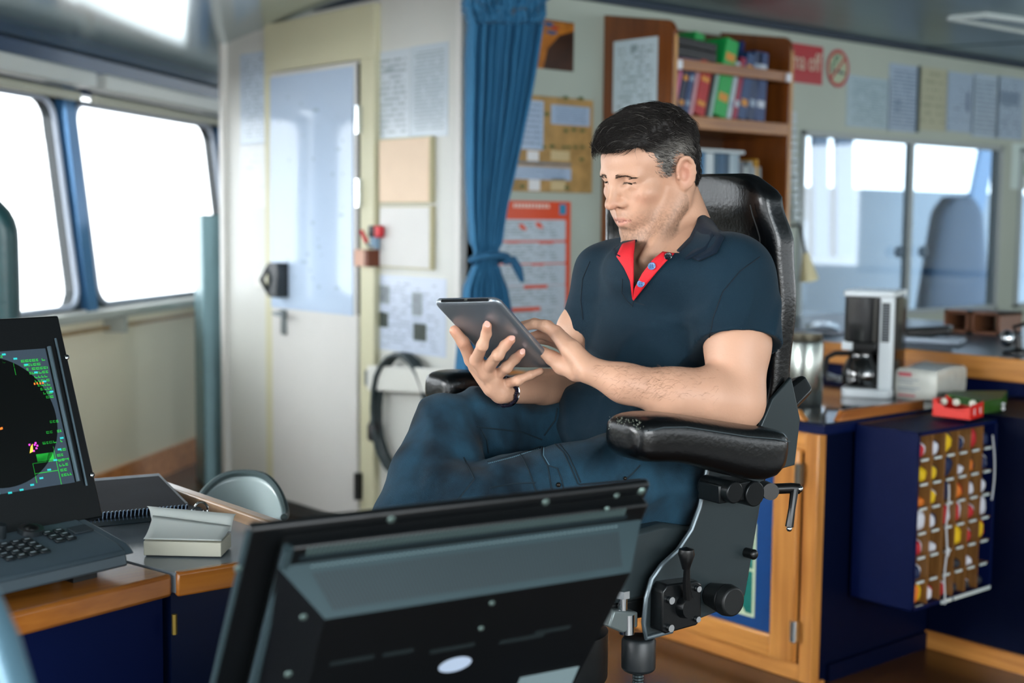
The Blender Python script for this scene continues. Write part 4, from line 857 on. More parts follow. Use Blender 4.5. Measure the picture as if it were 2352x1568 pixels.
scrm=mat('screen_slate','#2f3a44',.25,emit='#2f3a44',es=.5)
mb=MB(MM); mb.bx(sx0,sx1,sy0,sy1,0,.0015); scr=mb.build('screen',scrm,t)
cyc=MMpx(0,975); c_,r_=(MMpx(-12,975)[0],cyc[1]),0
r_=MMpx(131,945)[0]-c_[0]; ry_=(MMpx(0,818)[1]-MMpx(0,1118)[1])/2*1.02; c_=(c_[0],(MMpx(0,820)[1]+MMpx(0,1120)[1])/2)
r_=min(r_,ry_) if abs(r_-ry_)<.01 else r_
n=64; mb=MB(MM); mb.add([(c_[0]+r_*math.cos(2*math.pi*k/n),c_[1]+ry_*math.sin(2*math.pi*k/n),.002) for k in range(n)],[tuple(range(n))]); mb.build('radar_circle',mat('screen_black','#020303',.2,emit='#030404'),scr)
cy=mat('tick_cyan','#20a0a0',.5,emit='#28b4b4',es=.5); gr=mat('readout_green','#1e9a30',.5,emit='#1fae3a',es=.45); og=mat('radar_orange','#d86a20',.5,emit='#e07020',es=.6); mg=mat('radar_magenta','#b030a0',.5,emit='#c038b0',es=.9); yl=mat('radar_yellow','#d8b838',.5,emit='#e0c040',es=.9)
mb=MB(MM)
for k in range(36):
    an=2*math.pi*k/36; x_,y_=c_[0]+(r_+.008)*math.cos(an),c_[1]+(ry_+.008)*math.sin(an)
    if x_<sx1-.004: mb.bx(x_-.003,x_+.003,y_-.0014,y_+.0014,.0016,.0022)
mb.build('range_ticks',cy,scr)
mb=MB(MM)
def glyphs(x0,x1,y,h=.0045):
    x_=x0
    while x_<x1:
        wd=rng.uniform(.0025,.006); 
        if rng.random()>.2: 
            mb.bx(x_,min(x_+wd,x1),y,y+h*.3,.0016,.002); 
            if rng.random()>.4: mb.bx(x_,min(x_+wd,x1),y+h*.6,y+h*.85,.0016,.002)
            mb.bx(x_,x_+.001,y,y+h*.85,.0016,.002)
        x_+=wd+.0015
H_=sy1-sy0
for k in range(10):
    y=sy1-.020-k*.0068; glyphs(sx1-.046+.0032*k,sx1-.004,y)
glyphs(sx1-.16,sx1-.075,sy1-.010); glyphs(sx1-.11,sx1-.07,sy1-.019)
for k in range(3): glyphs(sx1-.020-.010*k,sx1-.004,sy0+.098-k*.016)
for k in range(6): glyphs(sx1-.020,sx1-.003,sy0+.052-k*.008)
mb.bx(sx1-.055,sx1-.026,sy0+.040,sy0+.052,.0016,.002)
for (a0,b0,a1,b1) in ((-.064,.038,-.002,.0385),(-.064,.008,-.0635,.038),(-.064,.022,-.024,.0225),(-.024,.0,-.0235,.06),(-.06,sy1-sy0-.02,-.0595,sy1-sy0-.04)): mb.bx(sx1+a0,sx1+a1+.0003,sy0+b0,sy0+b1+.0006,.0016,.002)
mb.build('green_readout',gr,scr)
def mark(u,v,w_,h_,m,nm):
    x_,y_=MMpx(u,v); mb=MB(MM); mb.bx(x_-w_,x_+w_,y_-h_,y_+h_,.0021,.0026); mb.build(nm,m,scr)
mb=MB(MM)
for u,v in ((78,882),(84,881),(91,881),(97,880),(0,985),(3,984)): x_,y_=MMpx(u,v); mb.bx(x_-.0012,x_+.0009,y_-.0016,y_+.0016,.0021,.0026)
mb.build('orange_mark',og,scr)
x_,y_=MMpx(70,1032); mb=MB(MM); mb.add([(x_-.004,y_-.006,.0026),(x_+.002,y_-.004,.0026),(x_+.004,y_+.008,.0026),(x_,y_+.004,.0026)],[(0,1,2,3)]); mb.build('yellow_echo',yl,scr)
mb=MB(MM)
for u,v in ((78,1022),(82,1030),(76,1036),(84,1024),(80,1018),(66,1022)): x_,y_=MMpx(u,v); mb.bx(x_-.0014,x_+.0014,y_-.0014,y_+.0014,.0021,.0026)
mb.build('magenta_echo',mg,scr)
# ridges right of screen, screws
for (u0,v0,u1,v1,r) in ((110,797,178,1106,.0035),(125,778,197,1116,.002)):
    a_,b_=MMpx(u0,v0),MMpx(u1,v1); mb=MB(MM); mb.tube([(a_[0],a_[1],.003),(b_[0],b_[1],.003)],r,8); mb.build('bezel_ridge',mat('ridge','#4c5d66',.3,metal=.4),t)
for (u,v) in ((153,820),(211,1090)):
    a_=MMpx(u,v); mb=MB(MM); mb.ell((a_[0],a_[1],.001),(.0045,.0045,.002),12); mb.build('screw',CHROME,t)
# radar keyboard
t=thing('radar_control_panel','dark grey radar control keyboard with knobs in front of the radar screen','control panel',tuple(onz(150,1330,DZ)))
kfr=onz(300,1322,DZ); kx=hd.copy(); kfr=J-hd*.115+hp*.035
kfr=onz(296,1318,DZ); 
kb=hp
# local frame: x along console (origin at front-right bottom), y back, z up
KM=TA(kfr+UPV*.0,hd,hp,UPV)
kcol=mat('keyboard_grey','#45545d',.42,var=.06)
KW,KD=.62,.125
prof=[(0,.012),(.005,.034),(.02,.042),(KD,.064),(KD+.005,.058),(KD,.012)]
mb=MB(KM); mb.prism([(.0,y,z) for y,z in prof],(-KW,0,0)); mb.build('keyboard_case',kcol,t,bevel=.005)
mb=MB(KM); mb.prism([(.014,.0,.028),(.014,.02,.041),(.014,KD,.0625),(.014,KD,.05)],(-KW-.02,0,0)); mb.build('keyboard_face',kcol,t,bevel=.004)
for x_ in (-.06,-.5): mb=MB(KM); mb.bx(x_-.02,x_+.02,.02,.05,0,.014); mb.build('foot',BLACK,t)
sl=math.atan2(.022,.105)
KF=KM@T((0,.02,.0425),rx=math.degrees(sl))
def keys(x0,y0,nx,ny,dx=.019,dy=.015,wk=.015,hk=.011):
    for i in range(nx):
        for j in range(ny):
            mb=MB(KF); mb.bx(x0+i*dx-wk/2,x0+i*dx+wk/2,y0+j*dy-hk/2,y0+j*dy+hk/2,0,.004); k=mb.build('key',mat('key_black','#1a2024',.35),t,bevel=.0012,seg=1)
            mb=MB(KF); mb.bx(x0+i*dx-wk/4,x0+i*dx+wk/4,y0+j*dy-.001,y0+j*dy+.0015,.004,.0043); mb.build('key_mark',mat('key_mark','#8f9ca4',.5),k)
keys(-.072,.045,2,3); keys(-.165,.022,4,4,.018,.0145); keys(-.26,.02,3,4,.018,.0145); keys(-.345,.02,3,4,.018,.0145)
mb=MB(KF); mb.bx(-.038,-.006,.055,.078,0,.003); mb.build('wide_key',mat('key_grey','#2c353b',.4),t,bevel=.001)
for k in range(8):
    x_=-.135-k*.032; mb=MB(KF); mb.tube([(x_,.094,0),(x_,.094,.02)],[.008,.007],14); mb.build('knob',mat('knob_dark','#22292d',.3),t)
mb=MB(KF); mb.tube([(-.088,.092,0),(-.088,.092,.007)],[.019,.018],24); mb.build('trackball_ring',mat('knob_dark','',.3),t); mb=MB(KF); mb.ell((-.088,.092,.004),(.012,.012,.008),16); mb.build('trackball',BLACK,t)
# spiral notebooks
def slab(px,z,h): return [onz(u,v,z) for u,v in px],h
t=thing('spiral_notebook','black spiral bound notebook with glossy cover beside the radar screen','notebook',tuple(onz(320,1150,DZ)))
px=[(120,1197),(432,1168),(365,1098),(120,1118)]
P=[onz(u,v,DZ+.022) for u,v in px]; mb=MB(); mb.prism(P,(0,0,.005)); mb.build('cover',mat('notebook_black','#0c0f16',.62,col2='#15181f',vscale=9,spec=.06),t,bevel=.001)
P2=[onz(u,v,DZ+.012) for u,v in px]; mb=MB(); mb.prism([p*1 for p in P2],(0,0,.010)); mb.build('pages',mat('pages_grey','#59616a',.5),t)
mb=MB(); A_,B_=P[0],P[1]
for k in range(34):
    c=A_+(B_-A_)*(k+.5)/34; mb.tube([c+UPV*(-.008)+FW*-.002,c+FW*-.006+UPV*-.002,c+FW*-.002+UPV*.007,c+FW*.006+UPV*.006],.0012,5)
mb.build('spiral',mat('spiral_blue','#7d93ad',.3,metal=.6),t)
t=thing('document_folder','dark folder lying under the spiral notebook on the desk','folder',tuple(onz(300,1190,DZ)))
P=[onz(u,v,DZ+.0) for u,v in ((100,1222),(428,1190),(430,1165),(120,1120))]; mb=MB(); mb.prism(P,(0,0,.011)); mb.build('folder',mat('folder_dark','#25343a',.3),t,bevel=.001)
# open note block
t=thing('note_block','thick white open paperback block with its top sheet lifted on the desk','notepad',tuple(onz(430,1270,DZ)))
P=[onz(u,v,DZ+.002) for u,v in ((330,1275),(508,1279),(531,1255),(352,1248))]
mb=MB(); mb.prism(P,(0,0,.022)); mb.build('page_block',mat('page_cream','#cfccba',.6),t,bevel=.001)
Pt=[p+UPV*.0225 for p in P]
def fn(a,b):
    base=(Pt[0]*(1-a)+Pt[1]*a)*(1-b)+(Pt[3]*(1-a)+Pt[2]*a)*b; return base+UPV*(.003+ .02*(b**2)*(1-a*.6))+FW*.0
mb=MB(); mb.grid(fn,12,10); mb.build('lifted_sheet',mat('sheet_pale','#dde2dd',.5),t,solid=.0008)
def fn(a,b):
    base=Pt[3]*(1-a)+Pt[2]*a; return base+FW*(.04*b)+UPV*(.028*math.sin(b*1.9)*(1-.3*a)+.002)-RT*.02*b*(1-a)
mb=MB(); mb.grid(fn,12,8); mb.build('folded_cover',mat('sheet_pale','',.5),t,solid=.0008)
t=thing('ring_keys','two thin metal rings standing behind the note block','rings',tuple(onz(455,1195,DZ)))
for (u,v,r,a) in ((462,1192,.014,20),(452,1200,.012,70)):
    q=onz(u,v,DZ+.001)+UPV*(r+.002); mb=MB(); mb.tube([q+RT*r*.8*math.cos(k)+FW*r*.5*math.cos(k)*math.sin(math.radians(a))+UPV*r*math.sin(k) for k in np.linspace(0,2*math.pi,22)],.002,6); mb.build('ring',CHROME,t)
t=thing('pen','short black pen cap standing between notebook and note block','pen',tuple(onz(391,1205,DZ))); q=onz(391,1207,DZ); mb=MB(); mb.tube([q,q+UPV*.02,q+UPV*.028],[.004,.004,.0025],10); mb.build('pen_body',BLACK,t)
# shell chair behind the desk
t=thing('shell_chair','low grey shell chair with curved rim behind the desk','chair',tuple(U(560,1300,2.75)*[1,1,0]))
c=U(553,1190,2.75)
def fn(a,b):
    # curved back, opening to the camera-left
    an=math.radians(-95+190*a); r=.10*(1-.25*b)
    x_=math.sin(an)*r*1.0; y_=math.cos(an)*.10*(1-.1*b)
    z=.105-.0*b - .21*b - .07*abs(math.sin(an))**3*(1-b) 
    return c+RT*x_+FW*(y_-.05)+UPV*(z*1.0-.02)
mb=MB(); mb.grid(fn,36,14); mb.build('backrest',mat('chair_shell','#a3b3b3',.3,coat=.2),t,solid=.008,ang=60)
mb=MB(); mb.tube([fn(a,0) for a in np.linspace(0,1,36)],.008,8); mb.build('rim',mat('chair_rim','#4b5a5c',.35),t)
mb=MB(); mb.ell(c-UPV*.23,(.13,.13,.03),20); mb.cyl(c-UPV*.25,[c[0],c[1],0],.02); mb.build('seat',mat('chair_shell','',.32),t)
# other helm chair far left
t=thing('second_helm_chair','dark teal high chair back cut off by the left edge of the photo','chair',tuple(U(-60,800,3.9)*[1,1,0]))
c=U(-62,600,3.9)
def fn(a,b):
    z=-.42+.62*b; w_=.13*(1 if b<.8 else math.sqrt(max(.03,1-((b-.8)/.2)**2)))*(.97+.03*math.sin(b*3)); an=a*2*math.pi; cc,ss=math.cos(an),math.sin(an)
    return c+RT*(w_*math.copysign(abs(cc)**.5,cc))+FW*(.05*math.copysign(abs(ss)**.7,ss))+UPV*z
mb=MB(); mb.grid(fn,32,24,True); mb.build('backrest',mat('leather_teal','#23484b',.35,bump=.2,bscale=60),t,ang=60)
mb=MB(); mb.box(c-UPV*.5-FW*.15,(.5,.5,.12),rz=-40); mb.cyl(c-UPV*.5-FW*.15,[*(c-FW*.15)[:2],0],.06); mb.build('seat',mat('leather_teal','',.35),t,bevel=.03)
# ================= FOREGROUND MONITOR (seen from behind) =================
TL=U(575,1215,1.33); h_=CD(math.sin(math.radians(59)),math.cos(math.radians(59)),0); aw=CD(-math.cos(math.radians(59)),math.sin(math.radians(59)),0)
tl_=math.atan(.6); upm=UPV*math.cos(tl_)-aw*math.sin(tl_); nb=np.cross(h_,upm); 
if nb@FW>0: nb=-nb
FM=TA(TL,h_,upm,nb)     # z = towards the camera (rear of the screen)
WMn,HMn=.50,.43
pb=mat('monitor_black','#0b0e10',.38,var=.15,vscale=6); gm=mat('monitor_slope_lit','#2c3f44',.42,metal=.3,var=.12)
t=thing('rear_facing_monitor','large black monitor seen from behind in the foreground, vented back tilted','monitor',tuple(TL+h_*.25+aw*.3-UPV*.30))
mb=MB(FM); mb.bx(0,WMn,-HMn,0,-.012,0); mb.build('front_bezel',pb,t,bevel=.004)
mb=MB(FM); mb.bx(.035,WMn-.012,-HMn+.02,-.012,0,.022); mb.build('rear_plate',pb,t,bevel=.003)
# raised side ridge
mb=MB(FM); mb.tube([(.036,-.012,.02),(.036,-HMn+.02,.02)],.006,8); mb.tube([(.001,-.004,-.004),(.001,-HMn,-.004)],.004,8); mb.build('edge_highlight',mat('edge_grey','#3b4b50',.35,metal=.3),t)
# bulge with sloped vent face
def lxy(u,v,off=.022):
    p=onp(u,v,TL+nb*off,nb)-TL; return p@h_,p@upm
a_=lxy(640,1290); b_=lxy(1490,1200); c2=lxy(1440,1315,.065); d2=lxy(745,1405,.065)
yt=(a_[1]+b_[1])/2; x0_,x1_=a_[0],min(b_[0],WMn-.015); yb=(c2[1]+d2[1])/2; x2_,x3_=d2[0],min(c2[0],WMn-.04)
V=[(x0_,yt,.022),(x1_,yt,.022),(x3_,yb,.07),(x2_,yb,.07),(x2_+.01,-HMn+.06,.07),(x3_-.02,-HMn+.06,.07),(x0_+.02,-HMn+.03,.022),(x1_-.02,-HMn+.03,.022)]
mb=MB(FM); mb.add([V[0],V[1],V[2],V[3]],[(3,2,1,0)[::-1]]); mb.build('vent_slope',gm,t)  # paler grey than the housing paints in the light this slope catches
mb=MB(FM); mb.add(V,[(3,4,5,2)[::-1],(0,6,4,3)[::-1],(1,2,5,7)[::-1],(4,6,7,5)[::-1]]); mb.build('rear_housing',pb,t)
mb=MB(FM)   # vent slots on slope
N_=86
for k in range(N_):
    f=(k+.5)/N_; xa=x0_+.035+(x1_-x0_-.07)*f; xb=x2_+.01+(x3_-x2_-.02)*f
    P0=np.array([xa,yt-.006,.022+.048*.006/(yt-yb)+.0006]); xe=xb; P1=np.array([xe,yb+.005,.07-.048*.005/(yt-yb)+.0006]); wv=np.array([.0012,0,0])
    mb.add([P0-wv,P1-wv,P1+wv,P0+wv],[(0,1,2,3)])
mb.build('vent_slots',mat('slot_dark','#18252a',.5),t)
mb=MB(FM)
for k in range(70):
    f=(k+.5)/70; xa=x0_+.035+(x1_-x0_-.07)*f; mb.bx(xa-.0016,xa+.0016,yt-.009,yt-.002,.0235,.026)
mb.build('vent_row',mat('vent_light','#93aeb2',.35,metal=.3),t)
mb=MB(FM); yv=lxy(1050,1222)[1]
for k in range(74):
    f=(k+.5)/74; xa=.055+(WMn-.10)*f; mb.bx(xa-.0014,xa+.0014,yv-.005,yv+.005,.0222,.0235)
mb.build('vent_row',mat('vent_mid','#5f7474',.4,metal=.3),t)
mb=MB(FM); mb.bx(.05,WMn-.04,yv-.012,yv-.006,.022,.023); mb.build('slot_line',mat('slot_dark','',.5),t)
for (u,v,r) in ((900,1195,.0045),(1255,1155,.0045),(1418,1140,.0035),(562,1342,.0045),(697,1417,.004),(662,1548,.0045),(1105,1443,.0035),(1130,1385,.0035),(1475,1130,.005),(1395,1170,.003)):
    a_=lxy(u,v,.024); zz=.0225 if a_[1]>yb or a_[0]<x2_ else .071; 
    if zz>.05: a_=lxy(u,v,.071)
    mb=MB(FM); mb.ell((a_[0],a_[1],zz if a_[0]>.03 else .001),(r,r,.002),12); mb.build('screw',mat('screw_pale','#7e948f',.3,metal=.7),t)
a_=lxy(1045,1525,.071); mb=MB(FM); n=32
mb.add([(a_[0]+.021*math.cos(2*math.pi*k/n),a_[1]+.012*math.sin(2*math.pi*k/n),.0715) for k in range(n)],[tuple(range(n))]); mb.build('oval_badge',mat('badge_pale','#b9c9e0',.35),t)
a_=lxy(1190,1568,.071); b_=lxy(1330,1530,.071); mb=MB(FM); mb.bx(a_[0],b_[0]+.0,b_[1]-.06,b_[1]+.0,.0705,.0712); mb.build('rating_label',mat('label_grey','#7d9094',.4),t)
mb=MB(FM)
for (u0,u1,v) in ((760,860,1520),(880,950,1505),(990,1090,1492),(1150,1250,1470),(1230,1310,1452)):
    p0_=lxy(u0,v,.071); p1_=lxy(u1,v-12,.071); mb.bx(p0_[0],p1_[0],p1_[1]-.003,p1_[1]+.003,.0705,.0709)
mb.build('faint_print',mat('faint_print','#20282a',.4),t)
ctr=FM@np.array([WMn/2,-HMn+.04,.0,1]); mb=MB(); q=ctr[:3]; mb.tube([q,[q[0],q[1],.55]],.06,20); mb.lathe([(.16,.52),(.16,.54),(.06,.56)],(q[0],q[1],0),28); mb.build('stand',BLACK,t)
# console carrying it
t=thing('front_console','low dark console under the foreground monitor at the bottom edge','console',(q[0],q[1],0))
mb=MB(T((q[0],q[1],0),rz=-9)); mb.bx(-.4,.4,-.25,.2,0,.52); mb.build('carcass',NAVYD,t,bevel=.01)
# blurred grey grab edge bottom-left
t=thing('console_grab_bar','slanting blue-grey edge bar at the bottom left corner','bar',tuple(U(20,1600,1.0)))
mb=MB(); mb.tube([U(-40,1370,1.05),U(10,1480,1.03),U(45,1600,1.0),U(75,1760,.98)],.013,12); mb.build('bar',mat('bar_bluegrey','#5d7f90',.3,metal=.3),t)
# ================= HELM CHAIR =================
ORG=CD(.114,2.36,0); HX=CD(-.57,.82,0); HX/=np.linalg.norm(HX); HY=CD(-.82,-.57,0); HY-=HX*(HY@HX); HY/=np.linalg.norm(HY)
HM=TA(ORG,HX,HY,UPV)
leather=mat('black_leather','#07090b',.27,bump=.14,bscale=160,spec=.5,var=.2,vscale=12,coat=.1)
stitch=mat('stitch_grey','#3d464a',.5)
plate_m=mat('chair_grey_metal','#2e383b',.35,metal=.25,var=.05)
hc=thing('helm_chair','high backed black leather helm chair on a metal pedestal, the man sits in it','chair',tuple(ORG))
hc.location=Vector(ORG); WM[hc.name]=np.array(Matrix.Translation(Vector(ORG)))
def sq(c,p): return math.copysign(abs(c)**p,c)
def lerp(tab,z):
    for i in range(len(tab)-1):
        if z<=tab[i+1][0] or i==len(tab)-2:
            f=(z-tab[i][0])/(tab[i+1][0]-tab[i][0]); f=max(0,min(1,f)); f2=f*f*(3-2*f)
            return [a*(1-f2)+b*f2 for a,b in zip(tab[i][1:],tab[i+1][1:])]
# z, half width, y front, y back
tab=[(.80,.20,-.215,-.27),(.92,.225,-.222,-.292),(1.04,.238,-.232,-.305),(1.16,.242,-.238,-.312),(1.26,.238,-.228,-.308),(1.34,.222,-.215,-.292),(1.375,.20,-.215,-.285)]
def fn(a,b):
    if b<.9: z=.80+(1.345-.80)*b/.9; k=1
    else: q=(b-.9)/.1*math.pi/2; z=1.345+.04*math.sin(q); k=max(.02,math.cos(q))
    w_,yf,yb_=lerp(tab,z); cy_=(yf+yb_)/2; dp=(yf-yb_)/2*(.25+.75*k); w_=w_-.05*(1-k)
    an=a*2*math.pi; c,s=math.cos(an),math.sin(an)
    x=w_*sq(c,.35); y=cy_+dp*sq(s,.55)
    if s>0: y-=.028*max(0,1-(x/w_)**2)*k           # hollow front
    return (x,y,z)
mb=MB(HM); mb.grid(fn,72,60,True); n0=[fn(k/72,1) for k in range(72)]; c0=tuple(np.mean(n0,0)+[0,0,.002]); mb.add(n0+[c0],[(k,(k+1)%72,72) for k in range(72)])
mb.build('backrest',leather,hc,ang=180)
for sx in (-1,1):
    mb=MB(HM); pts=[]
    for z in np.linspace(.85,1.355,24): w_,yf,yb_=lerp(tab,z); pts.append((sx*w_*.905,(yf+yb_)/2-(yf-yb_)/2*.87,z))
    mb.tube(pts,.0018,6); mb.build('piping',stitch,hc)
for sx in (-1,1):
    mb=MB(HM); pts=[]
    for z in np.linspace(.9,1.33,24): w_,yf,yb_=lerp(tab,z); x=sx*(w_-.03); pts.append((x,yf-.028*max(0,1-(x/w_)**2)+.0008,z))
    mb.tube(pts,.0011,6); mb.build('seam',mat('seam_black','#050607',.5),hc)
# seat
def rp(x0,x1,y0,y1,r,z): return rr(x0,x1,y0,y1,r,z)
def cushion(mb,cx,cy,hw,hl,z0,z1,r=.6,crown=.015):
    def fn(a,b):
        an=a*2*math.pi; c,s=math.cos(an),math.sin(an); ph=b*math.pi; k=math.sin(ph)**.45 if 0<ph<math.pi else .02
        k=max(k,.02); return (cx+hw*k*sq(c,.5),cy+hl*k*sq(s,.5),(z0+z1)/2-(z1-z0)/2*sq(math.cos(ph),.7))
    mb.grid(fn,48,22,True)
mb=MB(HM); cushion(mb,0,.0,.235,.26,.66,.785); mb.build('seat',leather,hc,ang=180)
# armrests: pad section swept along y
prof0=[(-.185,.930,.958,.035),(-.175,.893,.964,.047),(-.13,.880,.972,.05),(-.05,.896,.981,.051),(.03,.915,.994,.052),(.10,.932,1.006,.052),(.15,.934,1.009,.051),(.182,.940,1.006,.049),(.197,.952,.997,.038)]
def armrest(cx,sx,dz=0,dy=0):
    prof=[(y*(.88 if y>0 else .78)+dy,a,b,c) for y,a,b,c in prof0]
    P=[]; mb=MB(HM)
    for y,zb,zt,hw in prof:
        ring=[]
        for k in range(28):
            an=2*math.pi*k/28; c,s=math.cos(an),math.sin(an)
            ring.append((cx+hw*sq(c,.55),y,(zb+zt)/2+dz+(zt-zb)/2*sq(s,.6)))
        P.append(ring)
    vs=[p for r_ in P for p in r_]; n=28
    fs=[(i*n+k,i*n+(k+1)%n,(i+1)*n+(k+1)%n,(i+1)*n+k) for i in range(len(P)-1) for k in range(n)]
    vs+= [tuple(np.mean(P[0],0)),tuple(np.mean(P[-1],0))]; m=len(P)*n
    fs+=[((k+1)%n,k,m) for k in range(n)]+[((len(P)-1)*n+k,(len(P)-1)*n+(k+1)%n,m+1) for k in range(n)]
    fs=[f[::-1] for f in fs] if True else fs
    mb.add(vs,fs); a=mb.build('armrest',leather,hc,ang=180,sub=1)
    mb=MB(HM); pts=[(cx+sx*(hw*.985),y,zt-.017+dz) for y,zb,zt,hw in prof[1:-1]]; mb.tube(pts,.0011,6); mb.build('seam',stitch,a)
    return a
an_=armrest(-.335,-1,.006); af_=armrest(.245,1,.012,-.03)
# frayed front corner of near pad
rf=random.Random(5); mb=MB(HM)
for k in range(190):
    b=np.array([-.335+rf.uniform(-.04,.03),.168+rf.uniform(-.006,.005),1.0+rf.uniform(-.012,.008)]); d=np.array([rf.uniform(-1,1),rf.uniform(-.3,1),rf.uniform(-.4,1)])*.0021
    mb.tube([b,b+d*.6,b+d+np.array([0,0,rf.uniform(-.002,.001)])],.00045,3)
mb.build('frayed_lining',mat('fray','#6d7468',.8),an_)
# side plate
pl=[(-.07,.875),(-.055,.835),(-.038,.80),(-.01,.77),(.025,.75),(.045,.73),(.056,.70),(.06,.66),(.055,.635),(.0,.637),(-.086,.65),(-.15,.658),(-.165,.67),(-.172,.70),(-.215,.88),(-.2,.93),(-.25,1.00),(-.31,1.03),(-.33,.98),(-.28,.93),(-.215,.9)]
pl=[(-.07,.895),(-.055,.835),(-.038,.80),(-.01,.77),(.025,.75),(.045,.73),(.056,.70),(.06,.66),(.055,.635),(.0,.637),(-.086,.65),(-.15,.658),(-.165,.67),(-.172,.70),(-.21,.895)]
mb=MB(HM); mb.prism([(-.262,y,z) for y,z in pl],(.006,0,0)); mb.build('side_plate',plate_m,hc,bevel=.002)
mb=MB(HM); mb.tube([(-.264,y,z) for y,z in pl[:10]],.004,8); mb.build('plate_edge',mat('plate_edge','#566268',.3,metal=.4),hc)
mb=MB(HM); mb.prism([(.256,y,z) for y,z in pl],(.006,0,0)); mb.build('side_plate',plate_m,hc,bevel=.002)
mb=MB(HM); mb.prism([(-.25,y,z) for y,z in ((-.19,.93),(-.23,1.0),(-.275,1.035),(-.30,.96),(-.29,.88),(-.2,.87))],(.008,0,0)); mb.build('hinge_bracket',plate_m,hc,bevel=.002)
# seat pan / mechanism
mb=MB(HM); mb.prism([(-.24,y,z) for y,z in ((.10,.80),(.0,.81),(-.1,.79),(-.1,.69),(.12,.69),(.15,.74))],(.48,0,0)); mb.build('seat_pan',plate_m,hc,bevel=.008)
mb=MB(HM); mb.prism([(-.23,y,z) for y,z in ((.16,.655),(-.15,.655),(-.15,.69),(.16,.69))],(.46,0,0)); mb.build('base_frame',mat('frame_black','#15191b',.4),hc,bevel=.005)
# pedestal
mb=MB(HM); q=(-.02,.05,0); mb.lathe([(.25,0),(.25,.02),(.11,.035),(.085,.06),(.085,.50)],q,40); mb.build('pedestal',mat('pedestal_alu','#9aa6ad',.3,metal=.7),hc)
mb=MB(HM); mb.lathe([(.088,.50),(.09,.505),(.09,.585),(.075,.59),(.075,.655)],q,40); mb.build('pedestal_collar',mat('frame_black','',.4),hc)
# black cylinder with threaded rod under the plate
mb=MB(HM); q=(-.235,.045,0); mb.lathe([(.024,.572),(.028,.576),(.028,.622),(.024,.628),(.0,.628)],q,28); mb.build('adjuster_drum',mat('drum_black','#1b2023',.4),hc,bevel=.002)
mb=MB(HM); mb.lathe([(.0085+.0012*(k%2),.30+.28*k/110) for k in range(111)],q,14); mb.build('threaded_rod',mat('rod_dark','#3d4648',.35,metal=.7),hc)
# gear block with levers
mb=MB(HM); mb.prism([(-.29,y,z) for y,z in ((.045,.715),(.035,.725),(-.03,.722),(-.04,.715),(-.04,.655),(-.03,.648),(.035,.645),(.045,.65))],(.03,0,0)); mb.build('gear_block',mat('gear_black','#101315',.28,metal=.2),hc,bevel=.003)
for (y,z,r,nm) in ((.03,.7,.006,'bolt'),(-.028,.71,.005,'bolt'),(-.028,.66,.005,'bolt'),(.03,.655,.006,'bolt'),(-.005,.685,.007,'bolt')):
    mb=MB(HM); mb.cyl((-.291,y,z),(-.297,y,z),r,12); mb.build(nm,CHROME,hc)
mb=MB(HM); mb.cyl((-.29,-.003,.685),(-.305,-.003,.685),.02,24,.017); mb.build('gear_hub',mat('gear_black','',.28),hc)
mb=MB(HM); mb.tube([(-.30,.0,.70),(-.305,.008,.73),(-.31,.012,.755)],[.008,.006,.005],10); mb.build('lever',BLACK,hc)
mb=MB(HM); mb.lathe([(.0,0),(.006,0),(.009,.01),(.0135,.024),(.012,.032),(.0,.036)],(-.31,.014,.752),18); mb.build('lever_knob',BLACK,hc)
mb=MB(HM); mb.cyl((-.262,-.085,.685),(-.30,-.085,.685),.019,24,.026); mb.cyl((-.30,-.085,.685),(-.318,-.085,.685),.027,28,.024); mb.build('round_knob',mat('knob_black','#121516',.45),hc,bevel=.003)
mb=MB(HM); mb.cyl((-.262,-.165,.745),(-.278,-.165,.745),.0085,16); mb.ell((-.28,-.165,.745),(.006,.009,.009),14); mb.build('ball_stud',BLACK,hc)
# armrest clamp with handle
mb=MB(HM); mb.cyl((-.27,-.06,.872),(-.34,-.06,.872),.018,20); mb.box((-.30,-.075,.868),(.05,.07,.03)); mb.cyl((-.275,-.115,.862),(-.33,-.115,.862),.021,24); mb.build('arm_clamp',mat('clamp_black','#15191b',.28,metal=.4),hc,bevel=.002)
mb=MB(HM); mb.cyl((-.33,-.15,.862),(-.30,-.165,.86),.014,18); mb.tube([(-.315,-.17,.862),(-.325,-.20,.862),(-.33,-.215,.86)],.009,12); mb.tube([(-.33,-.205,.86),(-.335,-.195,.83),(-.335,-.19,.80)],[.007,.006,.007],10); mb.build('clamp_handle',BLACK,hc)
mb=MB(HM); mb.ell((-.334,-.213,.861),(.006,.006,.006),12); mb.ell((-.336,-.189,.797),(.005,.005,.005),10); mb.build('bolt',CHROME,hc)
# recline hub sticking out behind
P0,P1=U(1795,925,2.36),U(1845,882,2.40); mb=MB(); dd=(P1-P0)/np.linalg.norm(P1-P0)
sd=np.cross(dd,FW); sd/=np.linalg.norm(sd); s2=np.cross(dd,sd)
def ringq(c,a,b): return [c+sd*x*a+s2*y*b for x,y in ((-1,-.7),(-.7,-1),(.7,-1),(1,-.7),(1,.7),(.7,1),(-.7,1),(-1,.7))]
R0,R1,R2=ringq(P0-dd*.04,.026,.022),ringq(P1-dd*.01,.019,.018),ringq(P1,.016,.015)
mb.add(R0+R1+R2,[(i,(i+1)%8,8+(i+1)%8,8+i) for i in range(8)]+[(8+i,8+(i+1)%8,16+(i+1)%8,16+i) for i in range(8)]+[tuple(range(16,24)),tuple(range(8))[::-1]]); mb.build('recline_lever',mat('clamp_black','',.28),hc,bevel=.002)
